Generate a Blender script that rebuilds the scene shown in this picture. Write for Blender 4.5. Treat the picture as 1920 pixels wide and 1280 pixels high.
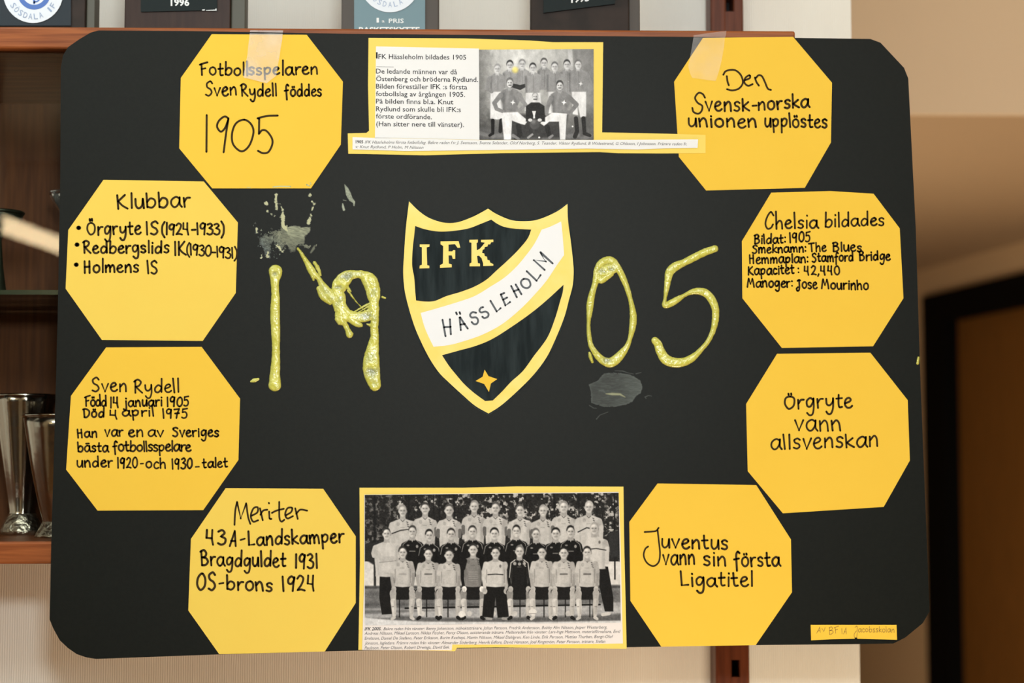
import bpy, math, random
import numpy as np
from mathutils import Vector, Matrix

random.seed(5)
rng = np.random.RandomState(7)
for o in list(bpy.data.objects):
    bpy.data.objects.remove(o)
COL = bpy.context.scene.collection
SC = bpy.context.scene

# ------------------------------------------------------------------ camera
F = 3300.0                                   # focal length in pixels of the 1920 frame
YAW, PITCH = 0.022, 0.070
CAM = Vector((-0.044, -2.0, 1.60))
fw = Vector((math.sin(YAW) * math.cos(PITCH), math.cos(YAW) * math.cos(PITCH), math.sin(PITCH))).normalized()
rt = Vector((math.cos(YAW), -math.sin(YAW), 0)).normalized()
up = rt.cross(fw).normalized()
cam = bpy.data.cameras.new('camera')
cam.sensor_width = 36.0
cam.lens = F / 1920 * 36
cam.clip_start = 0.05
cam.dof.use_dof = True
cam.dof.focus_distance = 2.0
cam.dof.aperture_fstop = 3.6
co = bpy.data.objects.new('camera', cam)
COL.objects.link(co)
m = Matrix((rt, up, -fw)).transposed().to_4x4()
m.translation = CAM
co.matrix_world = m
SC.camera = co

# ------------------------------------------------------------------ world, lights, exposure
w = bpy.data.worlds.new('world')
SC.world = w
w.use_nodes = True
w.node_tree.nodes['Background'].inputs[0].default_value = (1.0, 0.92, 0.80, 1)
w.node_tree.nodes['Background'].inputs[1].default_value = 0.35
SC.view_settings.view_transform = 'Standard'
SC.view_settings.look = 'None'
SC.view_settings.exposure = 0.0
SC.view_settings.gamma = 1.0
SC.view_settings.use_curve_mapping = False


def area(name, loc, target, sx, sy, power, col):
    l = bpy.data.lights.new(name, 'AREA')
    l.shape = 'RECTANGLE'
    l.size, l.size_y = sx, sy
    l.energy = power
    l.color = col
    o = bpy.data.objects.new(name, l)
    COL.objects.link(o)
    o.location = loc
    o.rotation_euler = (Vector(target) - Vector(loc)).to_track_quat('-Z', 'Y').to_euler()
    return o


area('camera_flash', (0.02, -2.05, 1.90), (0.0, 0, 1.74), 0.16, 0.10, 16.5, (0.96, 1.0, 1.0))
area('ceiling_panel', (-0.05, -2.1, 2.70), (-0.15, 0.0, 1.85), 1.5, 0.6, 33, (0.95, 1.0, 1.0))
area('room_ceiling_lamp', (1.3, -0.3, 2.70), (1.5, 0.4, 1.9), 0.5, 0.5, 9, (1.0, 0.88, 0.70))
area('left_wall_fill', (-1.0, -0.55, 2.70), (-0.8, 0.2, 2.0), 0.5, 0.4, 9, (0.90, 1.0, 1.0))  # added fill light, unseen; lifts the left wall above the top shelf


def point(name, loc, power, col, r):
    pl_ = bpy.data.lights.new(name, 'POINT')
    pl_.energy, pl_.color, pl_.shadow_soft_size = power, col, r
    o = bpy.data.objects.new(name, pl_)
    COL.objects.link(o)
    o.location = loc


point('low_warm_fill', (0.30, -0.22, 0.70), 27, (1.0, 0.80, 0.57), 0.12)  # added warm fill, stands in for floor bounce on the wall below the poster
point('hall_fill', (0.52, 1.85, 0.9), 44, (1.0, 0.80, 0.56), 0.15)  # added fill, replaces bounced light on the hall ceiling and door wall

# ------------------------------------------------------------------ pixel helpers
fwn, rtn, upn, camn = (np.array(v) for v in (fw, rt, up, CAM))


def P(px, py, Y):
    """a photo pixel carried on to the vertical plane y = Y (a real place in the room)"""
    d = fwn * F + rtn * (px - 960.0) + upn * (640.0 - py)
    t = (Y - CAM.y) / d[1]
    return (CAM.x + d[0] * t, Y, CAM.z + d[2] * t)


def PA(pts, Y):
    pts = np.asarray(pts, float)
    d = fwn[None] * F + rtn[None] * (pts[:, :1] - 960.0) + upn[None] * (640.0 - pts[:, 1:2])
    Y = np.broadcast_to(np.asarray(Y, float), (len(pts),))
    t = (Y - CAM.y) / d[:, 1]
    return camn[None] + d * t[:, None]


def AD(px, py, depth):
    d = fwn + rtn * (px - 960.0) / F + upn * (640.0 - py) / F
    return camn + d * depth


# ------------------------------------------------------------------ materials
def mat(name, col, rough=0.6, metal=0.0, spec=0.5, noise=None, bump=None, coat=0.0, emit=None, attr=None, sheen=0, sss=0, stretch=(1, 1, 1)):
    """noise=(scale, amount, colour2); bump=(scale, strength, distance)"""
    m = bpy.data.materials.new(name)
    m.use_nodes = True
    nt = m.node_tree
    b = nt.nodes['Principled BSDF']
    b.inputs['Base Color'].default_value = (*col, 1)
    b.inputs['Roughness'].default_value = rough
    b.inputs['Metallic'].default_value = metal
    b.inputs['Specular IOR Level'].default_value = spec
    b.inputs['Coat Weight'].default_value = coat
    b.inputs['Coat Roughness'].default_value = 0.1
    tc = nt.nodes.new('ShaderNodeTexCoord')
    mp = nt.nodes.new('ShaderNodeMapping')
    mp.inputs['Scale'].default_value = stretch
    nt.links.new(tc.outputs['Object'], mp.inputs['Vector'])
    src = None
    if attr:
        a = nt.nodes.new('ShaderNodeVertexColor')
        a.layer_name = attr
        src = a.outputs['Color']
        nt.links.new(src, b.inputs['Base Color'])
    if noise:
        n = nt.nodes.new('ShaderNodeTexNoise')
        n.inputs['Scale'].default_value = noise[0]
        n.inputs['Detail'].default_value = 6
        nt.links.new(mp.outputs[0], n.inputs['Vector'])
        r = nt.nodes.new('ShaderNodeMapRange')
        r.inputs['From Min'].default_value = 0.35
        r.inputs['From Max'].default_value = 0.65
        r.inputs['To Max'].default_value = noise[1]
        nt.links.new(n.outputs['Fac'], r.inputs['Value'])
        mx = nt.nodes.new('ShaderNodeMix')
        mx.data_type = 'RGBA'
        mx.inputs[6].default_value = (*col, 1)
        mx.inputs[7].default_value = (*noise[2], 1)
        if src:
            nt.links.new(src, mx.inputs[6])
        nt.links.new(r.outputs[0], mx.inputs[0])
        nt.links.new(mx.outputs[2], b.inputs['Base Color'])
    if bump:
        n = nt.nodes.new('ShaderNodeTexNoise')
        n.inputs['Scale'].default_value = bump[0]
        n.inputs['Detail'].default_value = 4
        nt.links.new(mp.outputs[0], n.inputs['Vector'])
        bp = nt.nodes.new('ShaderNodeBump')
        bp.inputs['Strength'].default_value = bump[1]
        bp.inputs['Distance'].default_value = bump[2]
        nt.links.new(n.outputs['Fac'], bp.inputs['Height'])
        nt.links.new(bp.outputs[0], b.inputs['Normal'])
    if emit:
        b.inputs['Emission Color'].default_value = (*emit[0], 1)
        b.inputs['Emission Strength'].default_value = emit[1]
    return m


def wood(name, c1, c2, rough=0.45, grain=(1, 12, 12), coat=0.0):
    m = mat(name, c1, rough, spec=0.22, stretch=grain, noise=(9, 1.0, c2), bump=(30, 0.08, 0.001), coat=coat)
    return m


def srgb(r, g, b):
    f = lambda v: (v / 255 / 12.92) if v <= 10 else ((v / 255 + 0.055) / 1.055) ** 2.4
    return (f(r), f(g), f(b))


BLACK = (0.0032, 0.0042, 0.0024)
M = {}
M['board'] = mat('black_cardboard', BLACK, 0.52, spec=0.16, noise=(260, 0.5, (0.0060, 0.0072, 0.0048)), bump=(900, 0.15, 0.0003))
M['yellow'] = mat('yellow_card', (0.80, 0.515, 0.055), 0.7, spec=0.12, noise=(16, 0.35, (0.78, 0.49, 0.047)), bump=(700, 0.05, 0.0002))
M['yellow_pale'] = mat('pale_yellow_card', (0.79, 0.565, 0.090), 0.7, spec=0.2, noise=(16, 0.3, (0.79, 0.53, 0.08)))
M['ink'] = mat('marker_ink', (0.034, 0.021, 0.008), 0.7, spec=0.08, noise=(60, 0.5, (0.055, 0.033, 0.012)))
M['pencil'] = mat('pencil_lead', (0.30, 0.16, 0.03), 0.7)
M['paper'] = mat('white_paper', (0.76, 0.76, 0.745), 0.6, spec=0.3)
M['paper_warm'] = mat('newsprint_paper', (0.76, 0.71, 0.68), 0.7, spec=0.3)
M['print'] = mat('printing_ink', (0.03, 0.03, 0.034), 0.8, spec=0.1)
M['print_grey'] = mat('faded_printing_ink', (0.11, 0.105, 0.105), 0.8, spec=0.1)
M['photo'] = mat('photo_print', (0.5, 0.5, 0.5), 0.8, spec=0.1, attr='Col')
M['smear'] = mat('dried_smear', (0.5, 0.5, 0.5), 0.52, attr='Col', spec=0.16)
M['glue'] = mat('yellow_glitter_glue', (0.6, 0.58, 0.1), 0.3, attr='Col', coat=0.5, bump=(220, 0.25, 0.0012))
M['crest_black'] = mat('black_marker_fill', (0.008, 0.013, 0.014), 0.7, spec=0.1, noise=(38, 0.8, (0.024, 0.034, 0.036)), stretch=(3.2, 1, 0.45))
M['crest_yellow'] = mat('yellow_marker_fill', (0.86, 0.61, 0.085), 0.5, noise=(45, 0.5, (0.90, 0.70, 0.20)))
M['crest_white'] = mat('crest_white_paper', (0.76, 0.765, 0.76), 0.55)
M['crest_ink'] = mat('grey_marker', (0.035, 0.042, 0.05), 0.5)
M['wood'] = wood('teak_wood', (0.32, 0.095, 0.024), (0.17, 0.042, 0.010), 0.42, (1.0, 14, 22))
M['wood_post'] = wood('teak_wood_upright', (0.125, 0.032, 0.011), (0.075, 0.018, 0.006), 0.42, (18, 14, 1.2))
M['wood_dark'] = wood('cabinet_back_veneer', (0.135, 0.045, 0.012), (0.085, 0.026, 0.007), 0.5, (20, 10, 1.2))
M['slot'] = mat('dark_slot', (0.004, 0.003, 0.003), 0.8)
M['plaque_brown'] = wood('dark_brown_plaque_wood', (0.032, 0.015, 0.009), (0.022, 0.009, 0.006), 0.4, (14, 8, 1.5))
M['plaque_black'] = mat('black_plaque_wood', (0.018, 0.013, 0.010), 0.6, spec=0.2, noise=(40, 0.6, (0.040, 0.026, 0.020)))
M['plaque_grey'] = mat('grey_plaque_rim', (0.085, 0.075, 0.066), 0.6, spec=0.2)
M['plaque_side'] = mat('olive_plaque_side', (0.060, 0.058, 0.040), 0.5)
M['plate_navy'] = mat('dark_slate_plate', (0.022, 0.030, 0.037), 0.6, spec=0.2)
M['plate_teal'] = mat('blue_grey_plate', (0.17, 0.26, 0.29), 0.6, spec=0.2)
M['plate_black'] = mat('black_engraved_plate', (0.010, 0.016, 0.016), 0.6, spec=0.15)
M['badge_white'] = mat('white_badge', (0.66, 0.70, 0.74), 0.4)
M['badge_blue'] = mat('blue_badge_ring', (0.045, 0.13, 0.42), 0.4)
M['badge_pale'] = mat('pale_blue_lettering', (0.25, 0.33, 0.48), 0.4)
M['engraved'] = mat('white_engraving', (0.72, 0.74, 0.72), 0.4)
M['silver'] = mat('tarnished_silver', (0.62, 0.56, 0.48), 0.17, metal=1.0, bump=(14, 0.12, 0.01))
M['silver_dark'] = mat('embossed_silver_foot', (0.55, 0.50, 0.40), 0.3, metal=1.0, bump=(120, 0.9, 0.004))
M['bronze'] = mat('dark_green_bronze', (0.030, 0.038, 0.022), 0.4, metal=0.6)
M['door'] = wood('brown_door_veneer', (0.19, 0.085, 0.018), (0.15, 0.068, 0.014), 0.5, (8, 8, 0.8))
M['door_frame'] = mat('black_door_frame', (0.001, 0.001, 0.001), 0.8, spec=0.1)
M['room_brown'] = mat('dim_room_wall', (0.055, 0.038, 0.024), 0.8)
M['mount'] = mat('bright_yellow_mount', (0.82, 0.62, 0.13), 0.7, spec=0.2)
M['beige'] = mat('beige_paint', (0.68, 0.55, 0.39), 0.8, noise=(2, 0.3, (0.62, 0.49, 0.35)))
M['hall_wall'] = mat('hall_wall_paint', (0.60, 0.46, 0.29), 0.8)
M['hall'] = mat('hall_tan_paint', (0.43, 0.33, 0.22), 0.8, noise=(1.5, 0.3, (0.40, 0.30, 0.20)))
M['room_white'] = mat('room_white_paint', (0.72, 0.71, 0.68), 0.85)
M['ceiling'] = mat('ceiling_paint', (0.78, 0.77, 0.74), 0.85)
M['floor'] = wood('floor_boards', (0.36, 0.20, 0.09), (0.28, 0.15, 0.07), 0.5, (1, 8, 1))
M['tube'] = mat('fluorescent_tube', (1, 1, 1), 0.5, emit=((1.0, 0.76, 0.44), 26.0))
M['enamel'] = mat('white_enamel', (0.8, 0.8, 0.78), 0.4)


def wallpaper():
    m = mat('ribbed_wallpaper', (0.84, 0.83, 0.755), 0.85, noise=(7, 0.4, (0.82, 0.80, 0.725)))
    nt = m.node_tree
    b = nt.nodes['Principled BSDF']
    tc = nt.nodes.new('ShaderNodeTexCoord')
    wv = nt.nodes.new('ShaderNodeTexWave')
    wv.wave_type, wv.bands_direction = 'BANDS', 'X'
    wv.inputs['Scale'].default_value = 105
    wv.inputs['Distortion'].default_value = 2.2
    wv.inputs['Detail'].default_value = 3
    wv.inputs['Detail Scale'].default_value = 0.6
    mp = nt.nodes.new('ShaderNodeMapping')
    mp.inputs['Scale'].default_value = (1, 1, 0.35)
    nt.links.new(tc.outputs['Object'], mp.inputs[0])
    nt.links.new(mp.outputs[0], wv.inputs['Vector'])
    bp = nt.nodes.new('ShaderNodeBump')
    bp.inputs['Strength'].default_value = 0.6
    bp.inputs['Distance'].default_value = 0.0015
    nt.links.new(wv.outputs['Fac'], bp.inputs['Height'])
    nt.links.new(bp.outputs[0], b.inputs['Normal'])
    return m


M['wallpaper'] = wallpaper()


def thin_glass(name, tint, refl=1.0, rough=0.0, haze=0.0, hazecol=(1, 1, 1)):
    """transparent film or pane: clear where seen straight, mirror-like by Fresnel, with an optional milky share"""
    m = bpy.data.materials.new(name)
    m.use_nodes = True
    nt = m.node_tree
    nt.nodes.remove(nt.nodes['Principled BSDF'])
    out = nt.nodes['Material Output']
    tr = nt.nodes.new('ShaderNodeBsdfTransparent')
    tr.inputs[0].default_value = (*tint, 1)
    gl = nt.nodes.new('ShaderNodeBsdfGlossy')
    gl.inputs['Roughness'].default_value = rough
    fr = nt.nodes.new('ShaderNodeFresnel')
    fr.inputs[0].default_value = 1.5 * refl
    mx = nt.nodes.new('ShaderNodeMixShader')
    nt.links.new(fr.outputs[0], mx.inputs[0])
    nt.links.new(tr.outputs[0], mx.inputs[1])
    nt.links.new(gl.outputs[0], mx.inputs[2])
    last = mx
    if haze:
        df = nt.nodes.new('ShaderNodeBsdfDiffuse')
        df.inputs[0].default_value = (*hazecol, 1)
        m2 = nt.nodes.new('ShaderNodeMixShader')
        n = nt.nodes.new('ShaderNodeTexNoise')
        n.inputs['Scale'].default_value = 35
        tc = nt.nodes.new('ShaderNodeTexCoord')
        nt.links.new(tc.outputs['Object'], n.inputs['Vector'])
        r = nt.nodes.new('ShaderNodeMapRange')
        r.inputs['From Min'].default_value, r.inputs['From Max'].default_value = 0.3, 0.7
        r.inputs['To Min'].default_value, r.inputs['To Max'].default_value = haze * 0.65, haze * 1.35
        nt.links.new(n.outputs['Fac'], r.inputs['Value'])
        nt.links.new(r.outputs[0], m2.inputs[0])
        nt.links.new(mx.outputs[0], m2.inputs[1])
        nt.links.new(df.outputs[0], m2.inputs[2])
        bp = nt.nodes.new('ShaderNodeBump')
        bp.inputs['Strength'].default_value = 0.5
        bp.inputs['Distance'].default_value = 0.002
        nt.links.new(n.outputs['Fac'], bp.inputs['Height'])
        nt.links.new(bp.outputs[0], gl.inputs['Normal'])
        last = m2
    nt.links.new(last.outputs[0], out.inputs[0])
    return m


M['pane'] = thin_glass('cabinet_glass', (0.93, 0.96, 0.92))
M['glass_edge'] = mat('green_glass_edge', (0.020, 0.040, 0.022), 0.15)
M['crystal'] = thin_glass('clear_crystal', (0.82, 0.84, 0.82), 1.05, 0.05, 0.12, (0.6, 0.6, 0.58))
M['tape'] = thin_glass('clear_tape_film', (1, 1, 1), 0.82, 0.3, 0.27, (0.88, 0.86, 0.84))
M['tape_clear'] = thin_glass('glossy_tape_film', (1, 1, 1), 0.78, 0.2, 0.15, (0.88, 0.86, 0.84))

# ------------------------------------------------------------------ object helpers


def link(name, me, parent=None):
    o = bpy.data.objects.new(name, me)
    COL.objects.link(o)
    if parent is not None:
        o.parent = parent
        o.matrix_parent_inverse = Matrix.Translation(-parent.location)
    return o


def tag(o, label=None, cat=None, group=None, kind=None):
    if label: o['label'] = label
    if cat: o['category'] = cat
    if group: o['group'] = group
    if kind: o['kind'] = kind
    return o


def empty(name, loc):
    e = bpy.data.objects.new(name, None)
    COL.objects.link(e)
    e.location = loc
    e.empty_display_size = 0.05
    return e


class MB:
    """collects geometry for ONE mesh object; several materials allowed"""
    def __init__(s):
        s.v, s.f, s.mi, s.mats, s.smooth = [], [], [], [], []

    def m(s, mt):
        if mt not in s.mats: s.mats.append(mt)
        return s.mats.index(mt)

    def add(s, vs, fs, mt, smooth=False):
        b = len(s.v)
        s.v += [tuple(map(float, v)) for v in vs]
        k = s.m(mt)
        for f in fs:
            s.f.append([b + i for i in f]); s.mi.append(k); s.smooth.append(smooth)

    def box(s, lo, hi, mt, bev=0.0):
        x0, y0, z0 = lo; x1, y1, z1 = hi
        if bev <= 0:
            vs = [(x, y, z) for x in (x0, x1) for y in (y0, y1) for z in (z0, z1)]
            s.add(vs, [(0, 1, 3, 2), (4, 6, 7, 5), (0, 4, 5, 1), (2, 3, 7, 6), (0, 2, 6, 4), (1, 5, 7, 3)], mt)
            return
        import bmesh
        bm = bmesh.new()
        bmesh.ops.create_cube(bm, size=1)
        for v in bm.verts:
            v.co = ((x0 + x1) / 2 + v.co.x * (x1 - x0), (y0 + y1) / 2 + v.co.y * (y1 - y0), (z0 + z1) / 2 + v.co.z * (z1 - z0))
        bmesh.ops.bevel(bm, geom=bm.edges[:], offset=bev, segments=3, affect='EDGES', profile=0.5)
        bm.verts.index_update()
        s.add([v.co[:] for v in bm.verts], [[v.index for v in f.verts] for f in bm.faces], mt, False)
        bm.free()

    def sheet(s, pts, yb, yf, mt, edge=None):
        """prism: outline pts (photo pixels) from plane yb to yf (front)"""
        pts = ccw(pts)
        n = len(pts)
        a = PA(pts, yf)
        b = a.copy(); b[:, 1] = yb
        s.add(list(a), [list(range(n - 1, -1, -1))], mt)
        vs = list(a) + list(b)
        s.add(vs, [(i, (i + 1) % n, n + (i + 1) % n, n + i) for i in range(n)], edge or mt)
        s.add(list(b), [list(range(n))], mt)

    def flat(s, pts, y, mt):
        pts = ccw(pts)
        s.add(list(PA(pts, y)), [list(range(len(pts) - 1, -1, -1))], mt)

    def stroke(s, pts, wd, y, mt):
        """ribbon of ink of width wd pixels along pts, round ends"""
        v, f = ribbon(pts, wd)
        s.add(list(PA(v, y)), f, mt)

    def lathe(s, prof, c, mt, n=40, flute=0, amp=0.0):
        """prof: (r,z) list; c=(x,y)"""
        vs = []
        for r, z in prof:
            for k in range(n):
                a = 2 * math.pi * k / n
                rr = r * (1 + amp * math.cos(flute * a)) if flute else r
                vs.append((c[0] + rr * math.cos(a), c[1] + rr * math.sin(a), z))
        fs = []
        for i in range(len(prof) - 1):
            for k in range(n):
                fs.append((i * n + k, i * n + (k + 1) % n, (i + 1) * n + (k + 1) % n, (i + 1) * n + k))
        s.add(vs, fs, mt, True)

    def build(s, name, parent=None):
        me = bpy.data.meshes.new(name)
        me.from_pydata(s.v, [], s.f)
        for mt in s.mats: me.materials.append(mt)
        me.polygons.foreach_set('material_index', s.mi)
        me.polygons.foreach_set('use_smooth', s.smooth)
        me.update()
        return link(name, me, parent)


def ccw(pts):
    a = sum(pts[i][0] * pts[(i + 1) % len(pts)][1] - pts[(i + 1) % len(pts)][0] * pts[i][1] for i in range(len(pts)))
    return list(pts) if a > 0 else list(pts)[::-1]


def smooth_path(pts, step=1.4):
    """Catmull-Rom; a doubled point makes a sharp corner"""
    segs, cur = [], [pts[0]]
    for p in pts[1:]:
        if abs(p[0] - cur[-1][0]) < 1e-6 and abs(p[1] - cur[-1][1]) < 1e-6:
            segs.append(cur); cur = [p]
        else:
            cur.append(p)
    segs.append(cur)
    out = []
    for sg in segs:
        if len(sg) < 2: continue
        q = [np.array(p, float) for p in sg]
        closed = len(q) > 3 and np.linalg.norm(q[0] - q[-1]) < 1e-3
        a = q[-2] if closed else 2 * q[0] - q[1]
        b = q[1] if closed else 2 * q[-1] - q[-2]
        q = [a] + q + [b]
        for i in range(1, len(q) - 2):
            p0, p1, p2, p3 = q[i - 1:i + 3]
            n = max(2, min(24, int(np.linalg.norm(p2 - p1) / step)))
            if len(sg) == 2: n = 1
            for k in range(n):
                t = k / n
                out.append(0.5 * (2 * p1 + (p2 - p0) * t + (2 * p0 - 5 * p1 + 4 * p2 - p3) * t * t + (3 * p1 - p0 - 3 * p2 + p3) * t ** 3))
        out.append(q[-2])
    return out


def ribbon(pts, wd):
    pts = [np.array(p, float) for p in pts]
    q = [pts[0]]
    for p in pts[1:]:
        if np.linalg.norm(p - q[-1]) > 0.05: q.append(p)
    if len(q) == 1: q.append(q[0] + np.array([0.4, 0.1]))
    h = wd / 2
    n = len(q)
    V, Fc = [], []

    def disc(c):
        b = len(V)
        for k in range(8):
            V.append((c[0] + h * math.cos(k * math.pi / 4 + .2), c[1] + h * math.sin(k * math.pi / 4 + .2)))
        Fc.append([b + k for k in range(7, -1, -1)])
    L, R = [], []
    for i in range(n):
        d = q[min(i + 1, n - 1)] - q[max(i - 1, 0)]
        l = np.linalg.norm(d)
        d = d / l if l > 1e-6 else np.array([1.0, 0])
        nn = np.array([-d[1], d[0]])
        # mitre
        if 0 < i < n - 1:
            d1 = q[i] - q[i - 1]; d1 /= np.linalg.norm(d1)
            n1 = np.array([-d1[1], d1[0]])
            c = max(0.75, abs(float(n1 @ nn)))
        else: c = 1
        L.append(q[i] + nn * h / c); R.append(q[i] - nn * h / c)
    b = len(V)
    for i in range(n):
        V.append(tuple(L[i])); V.append(tuple(R[i]))
    for i in range(n - 1):
        Fc.append([b + 2 * i, b + 2 * i + 1, b + 2 * i + 3, b + 2 * i + 2])
    disc(q[0]); disc(q[-1])
    for i in range(1, n - 1):
        d1 = q[i] - q[i - 1]; d2 = q[i + 1] - q[i]
        if float(d1 @ d2) < 0.8 * np.linalg.norm(d1) * np.linalg.norm(d2): disc(q[i])
    return V, Fc


# ------------------------------------------------------------------ numpy drawing surface
def vnoise(X, Y, sc, seed=0):
    r = np.random.RandomState(seed)
    T = r.rand(64, 64)
    x, y = np.asarray(X) / sc, np.asarray(Y) / sc
    xi, yi = np.floor(x).astype(int), np.floor(y).astype(int)
    fx, fy = x - xi, y - yi
    fx, fy = fx * fx * (3 - 2 * fx), fy * fy * (3 - 2 * fy)
    g = lambda a, b: T[a % 64, b % 64]
    return (g(xi, yi) * (1 - fx) + g(xi + 1, yi) * fx) * (1 - fy) + (g(xi, yi + 1) * (1 - fx) + g(xi + 1, yi + 1) * fx) * fy


def fnoise(X, Y, sc, seed=0, oct=3):
    s = 0; a = 1; t = 0
    for i in range(oct):
        s = s + a * vnoise(X, Y, sc / 2 ** i, seed + i); t += a; a *= 0.55
    return s / t


def sd_poly(X, Y, pts):
    pts = [(float(a), float(b)) for a, b in pts]
    d = np.full(X.shape, 1e9); ins = np.zeros(X.shape, bool)
    for i in range(len(pts)):
        ax, ay = pts[i - 1]; bx, by = pts[i]
        ex, ey = bx - ax, by - ay
        L = ex * ex + ey * ey + 1e-9
        t = np.clip(((X - ax) * ex + (Y - ay) * ey) / L, 0, 1)
        d = np.minimum(d, np.hypot(X - ax - t * ex, Y - ay - t * ey))
        c = ((ay > Y) != (by > Y))
        if ey != 0:
            ins ^= c & (X < (Y - ay) * ex / ey + ax)
    return np.where(ins, -d, d)


def sd_chain(X, Y, ch):
    """ch: (x, y, r) list, tapered capsules"""
    d = np.full(X.shape, 1e9)
    if len(ch) == 1: ch = [ch[0], (ch[0][0] + .01, ch[0][1], ch[0][2])]
    for (ax, ay, ar), (bx, by, br) in zip(ch[:-1], ch[1:]):
        ex, ey = bx - ax, by - ay
        L = ex * ex + ey * ey + 1e-9
        t = np.clip(((X - ax) * ex + (Y - ay) * ey) / L, 0, 1)
        d = np.minimum(d, np.hypot(X - ax - t * ex, Y - ay - t * ey) - (ar + (br - ar) * t))
    return d


class Canvas:
    def __init__(s, x0, y0, x1, y1, res=1.0, col=(0.5, 0.5, 0.5)):
        s.x0, s.y0, s.res = x0, y0, res
        s.w, s.h = int((x1 - x0) * res) + 2, int((y1 - y0) * res) + 2
        s.C = np.zeros((s.h, s.w, 3)); s.C[:] = col
        gx, gy = np.meshgrid(np.arange(s.w), np.arange(s.h))
        s.X, s.Y = x0 + gx / res, y0 + gy / res

    def _win(s, a, b, c, d, pad=2):
        i0 = max(0, int((a - s.x0 - pad) * s.res)); i1 = min(s.w, int((c - s.x0 + pad) * s.res) + 2)
        j0 = max(0, int((b - s.y0 - pad) * s.res)); j1 = min(s.h, int((d - s.y0 + pad) * s.res) + 2)
        return slice(j0, j1), slice(i0, i1)

    def _put(s, w, sd, col, al, soft):
        m = np.clip(0.5 - sd / soft, 0, 1)[..., None] * al
        c = np.array(col if hasattr(col, '__len__') else (col,) * 3, float)
        s.C[w] = s.C[w] * (1 - m) + c * m

    def ell(s, cx, cy, rx, ry, col, al=1.0, ang=0.0, soft=1.0):
        r = max(rx, ry)
        w = s._win(cx - r, cy - r, cx + r, cy + r)
        x, y = s.X[w] - cx, s.Y[w] - cy
        if ang:
            c, n = math.cos(ang), math.sin(ang)
            x, y = x * c + y * n, -x * n + y * c
        s._put(w, (np.hypot(x / rx, y / ry) - 1) * min(rx, ry), col, al, soft)

    def poly(s, pts, col, al=1.0, soft=1.0):
        xs, ys = [p[0] for p in pts], [p[1] for p in pts]
        w = s._win(min(xs), min(ys), max(xs), max(ys))
        if s.X[w].size == 0: return
        s._put(w, sd_poly(s.X[w], s.Y[w], pts), col, al, soft)

    def chain(s, ch, col, al=1.0, soft=1.0):
        xs, ys, r = [p[0] for p in ch], [p[1] for p in ch], max(p[2] for p in ch)
        w = s._win(min(xs) - r, min(ys) - r, max(xs) + r, max(ys) + r)
        if s.X[w].size == 0: return
        s._put(w, sd_chain(s.X[w], s.Y[w], ch), col, al, soft)

    def sample(s, px, py):
        x = np.clip((px - s.x0) * s.res, 0, s.w - 1.001); y = np.clip((py - s.y0) * s.res, 0, s.h - 1.001)
        xi, yi = x.astype(int), y.astype(int)
        fx, fy = (x - xi)[..., None], (y - yi)[..., None]
        C = s.C
        return (C[yi, xi] * (1 - fx) + C[yi, xi + 1] * fx) * (1 - fy) + (C[yi + 1, xi] * (1 - fx) + C[yi + 1, xi + 1] * fx) * fy


def grid_mesh(name, PX, PY, YY, colors, mt, parent, keep=None, smooth=False):
    """grid of photo pixels PX,PY on depth YY, with per-vertex colours (display values 0..1)"""
    h, w = PX.shape
    co = PA(np.stack([PX.ravel(), PY.ravel()], 1), np.broadcast_to(YY, PX.shape).ravel())
    idx = np.arange(h * w).reshape(h, w)
    q = np.stack([idx[:-1, :-1], idx[1:, :-1], idx[1:, 1:], idx[:-1, 1:]], -1).reshape(-1, 4)
    if keep is not None:
        k = keep
        kq = (k[:-1, :-1] | k[1:, :-1] | k[1:, 1:] | k[:-1, 1:]).ravel()
        q = q[kq]
        used = np.unique(q)
        remap = np.full(h * w, -1); remap[used] = np.arange(len(used))
        q = remap[q]; co = co[used]
        cc = colors.reshape(-1, 3)[used]
    else:
        cc = colors.reshape(-1, 3)
    me = bpy.data.meshes.new(name)
    me.vertices.add(len(co)); me.vertices.foreach_set('co', co.astype(np.float32).ravel())
    me.loops.add(q.size); me.loops.foreach_set('vertex_index', q.astype(np.int32).ravel())
    me.polygons.add(len(q)); me.polygons.foreach_set('loop_start', np.arange(0, q.size, 4, dtype=np.int32))
    me.update(calc_edges=True)
    if smooth: me.polygons.foreach_set('use_smooth', np.ones(len(q), bool))
    at = me.color_attributes.new('Col', 'FLOAT_COLOR', 'POINT')
    lin = np.where(cc <= 0.04045, cc / 12.92, ((np.clip(cc, 0, 1) + 0.055) / 1.055) ** 2.4)
    at.data.foreach_set('color', np.concatenate([lin, np.ones((len(lin), 1))], 1).astype(np.float32).ravel())
    me.materials.append(mt)
    me.validate()
    return link(name, me, parent)


def quad_print(name, cv, quad, y, mt, parent, nx, ny):
    u, v = np.meshgrid(np.linspace(0, 1, nx), np.linspace(0, 1, ny))
    a, b, c, d = (np.array(p, float) for p in quad)      # tl tr br bl
    q = ((1 - u) * (1 - v))[..., None] * a + (u * (1 - v))[..., None] * b + (u * v)[..., None] * c + ((1 - u) * v)[..., None] * d
    return grid_mesh(name, q[..., 0], q[..., 1], y, cv.sample(q[..., 0], q[..., 1]), mt, parent)


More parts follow.
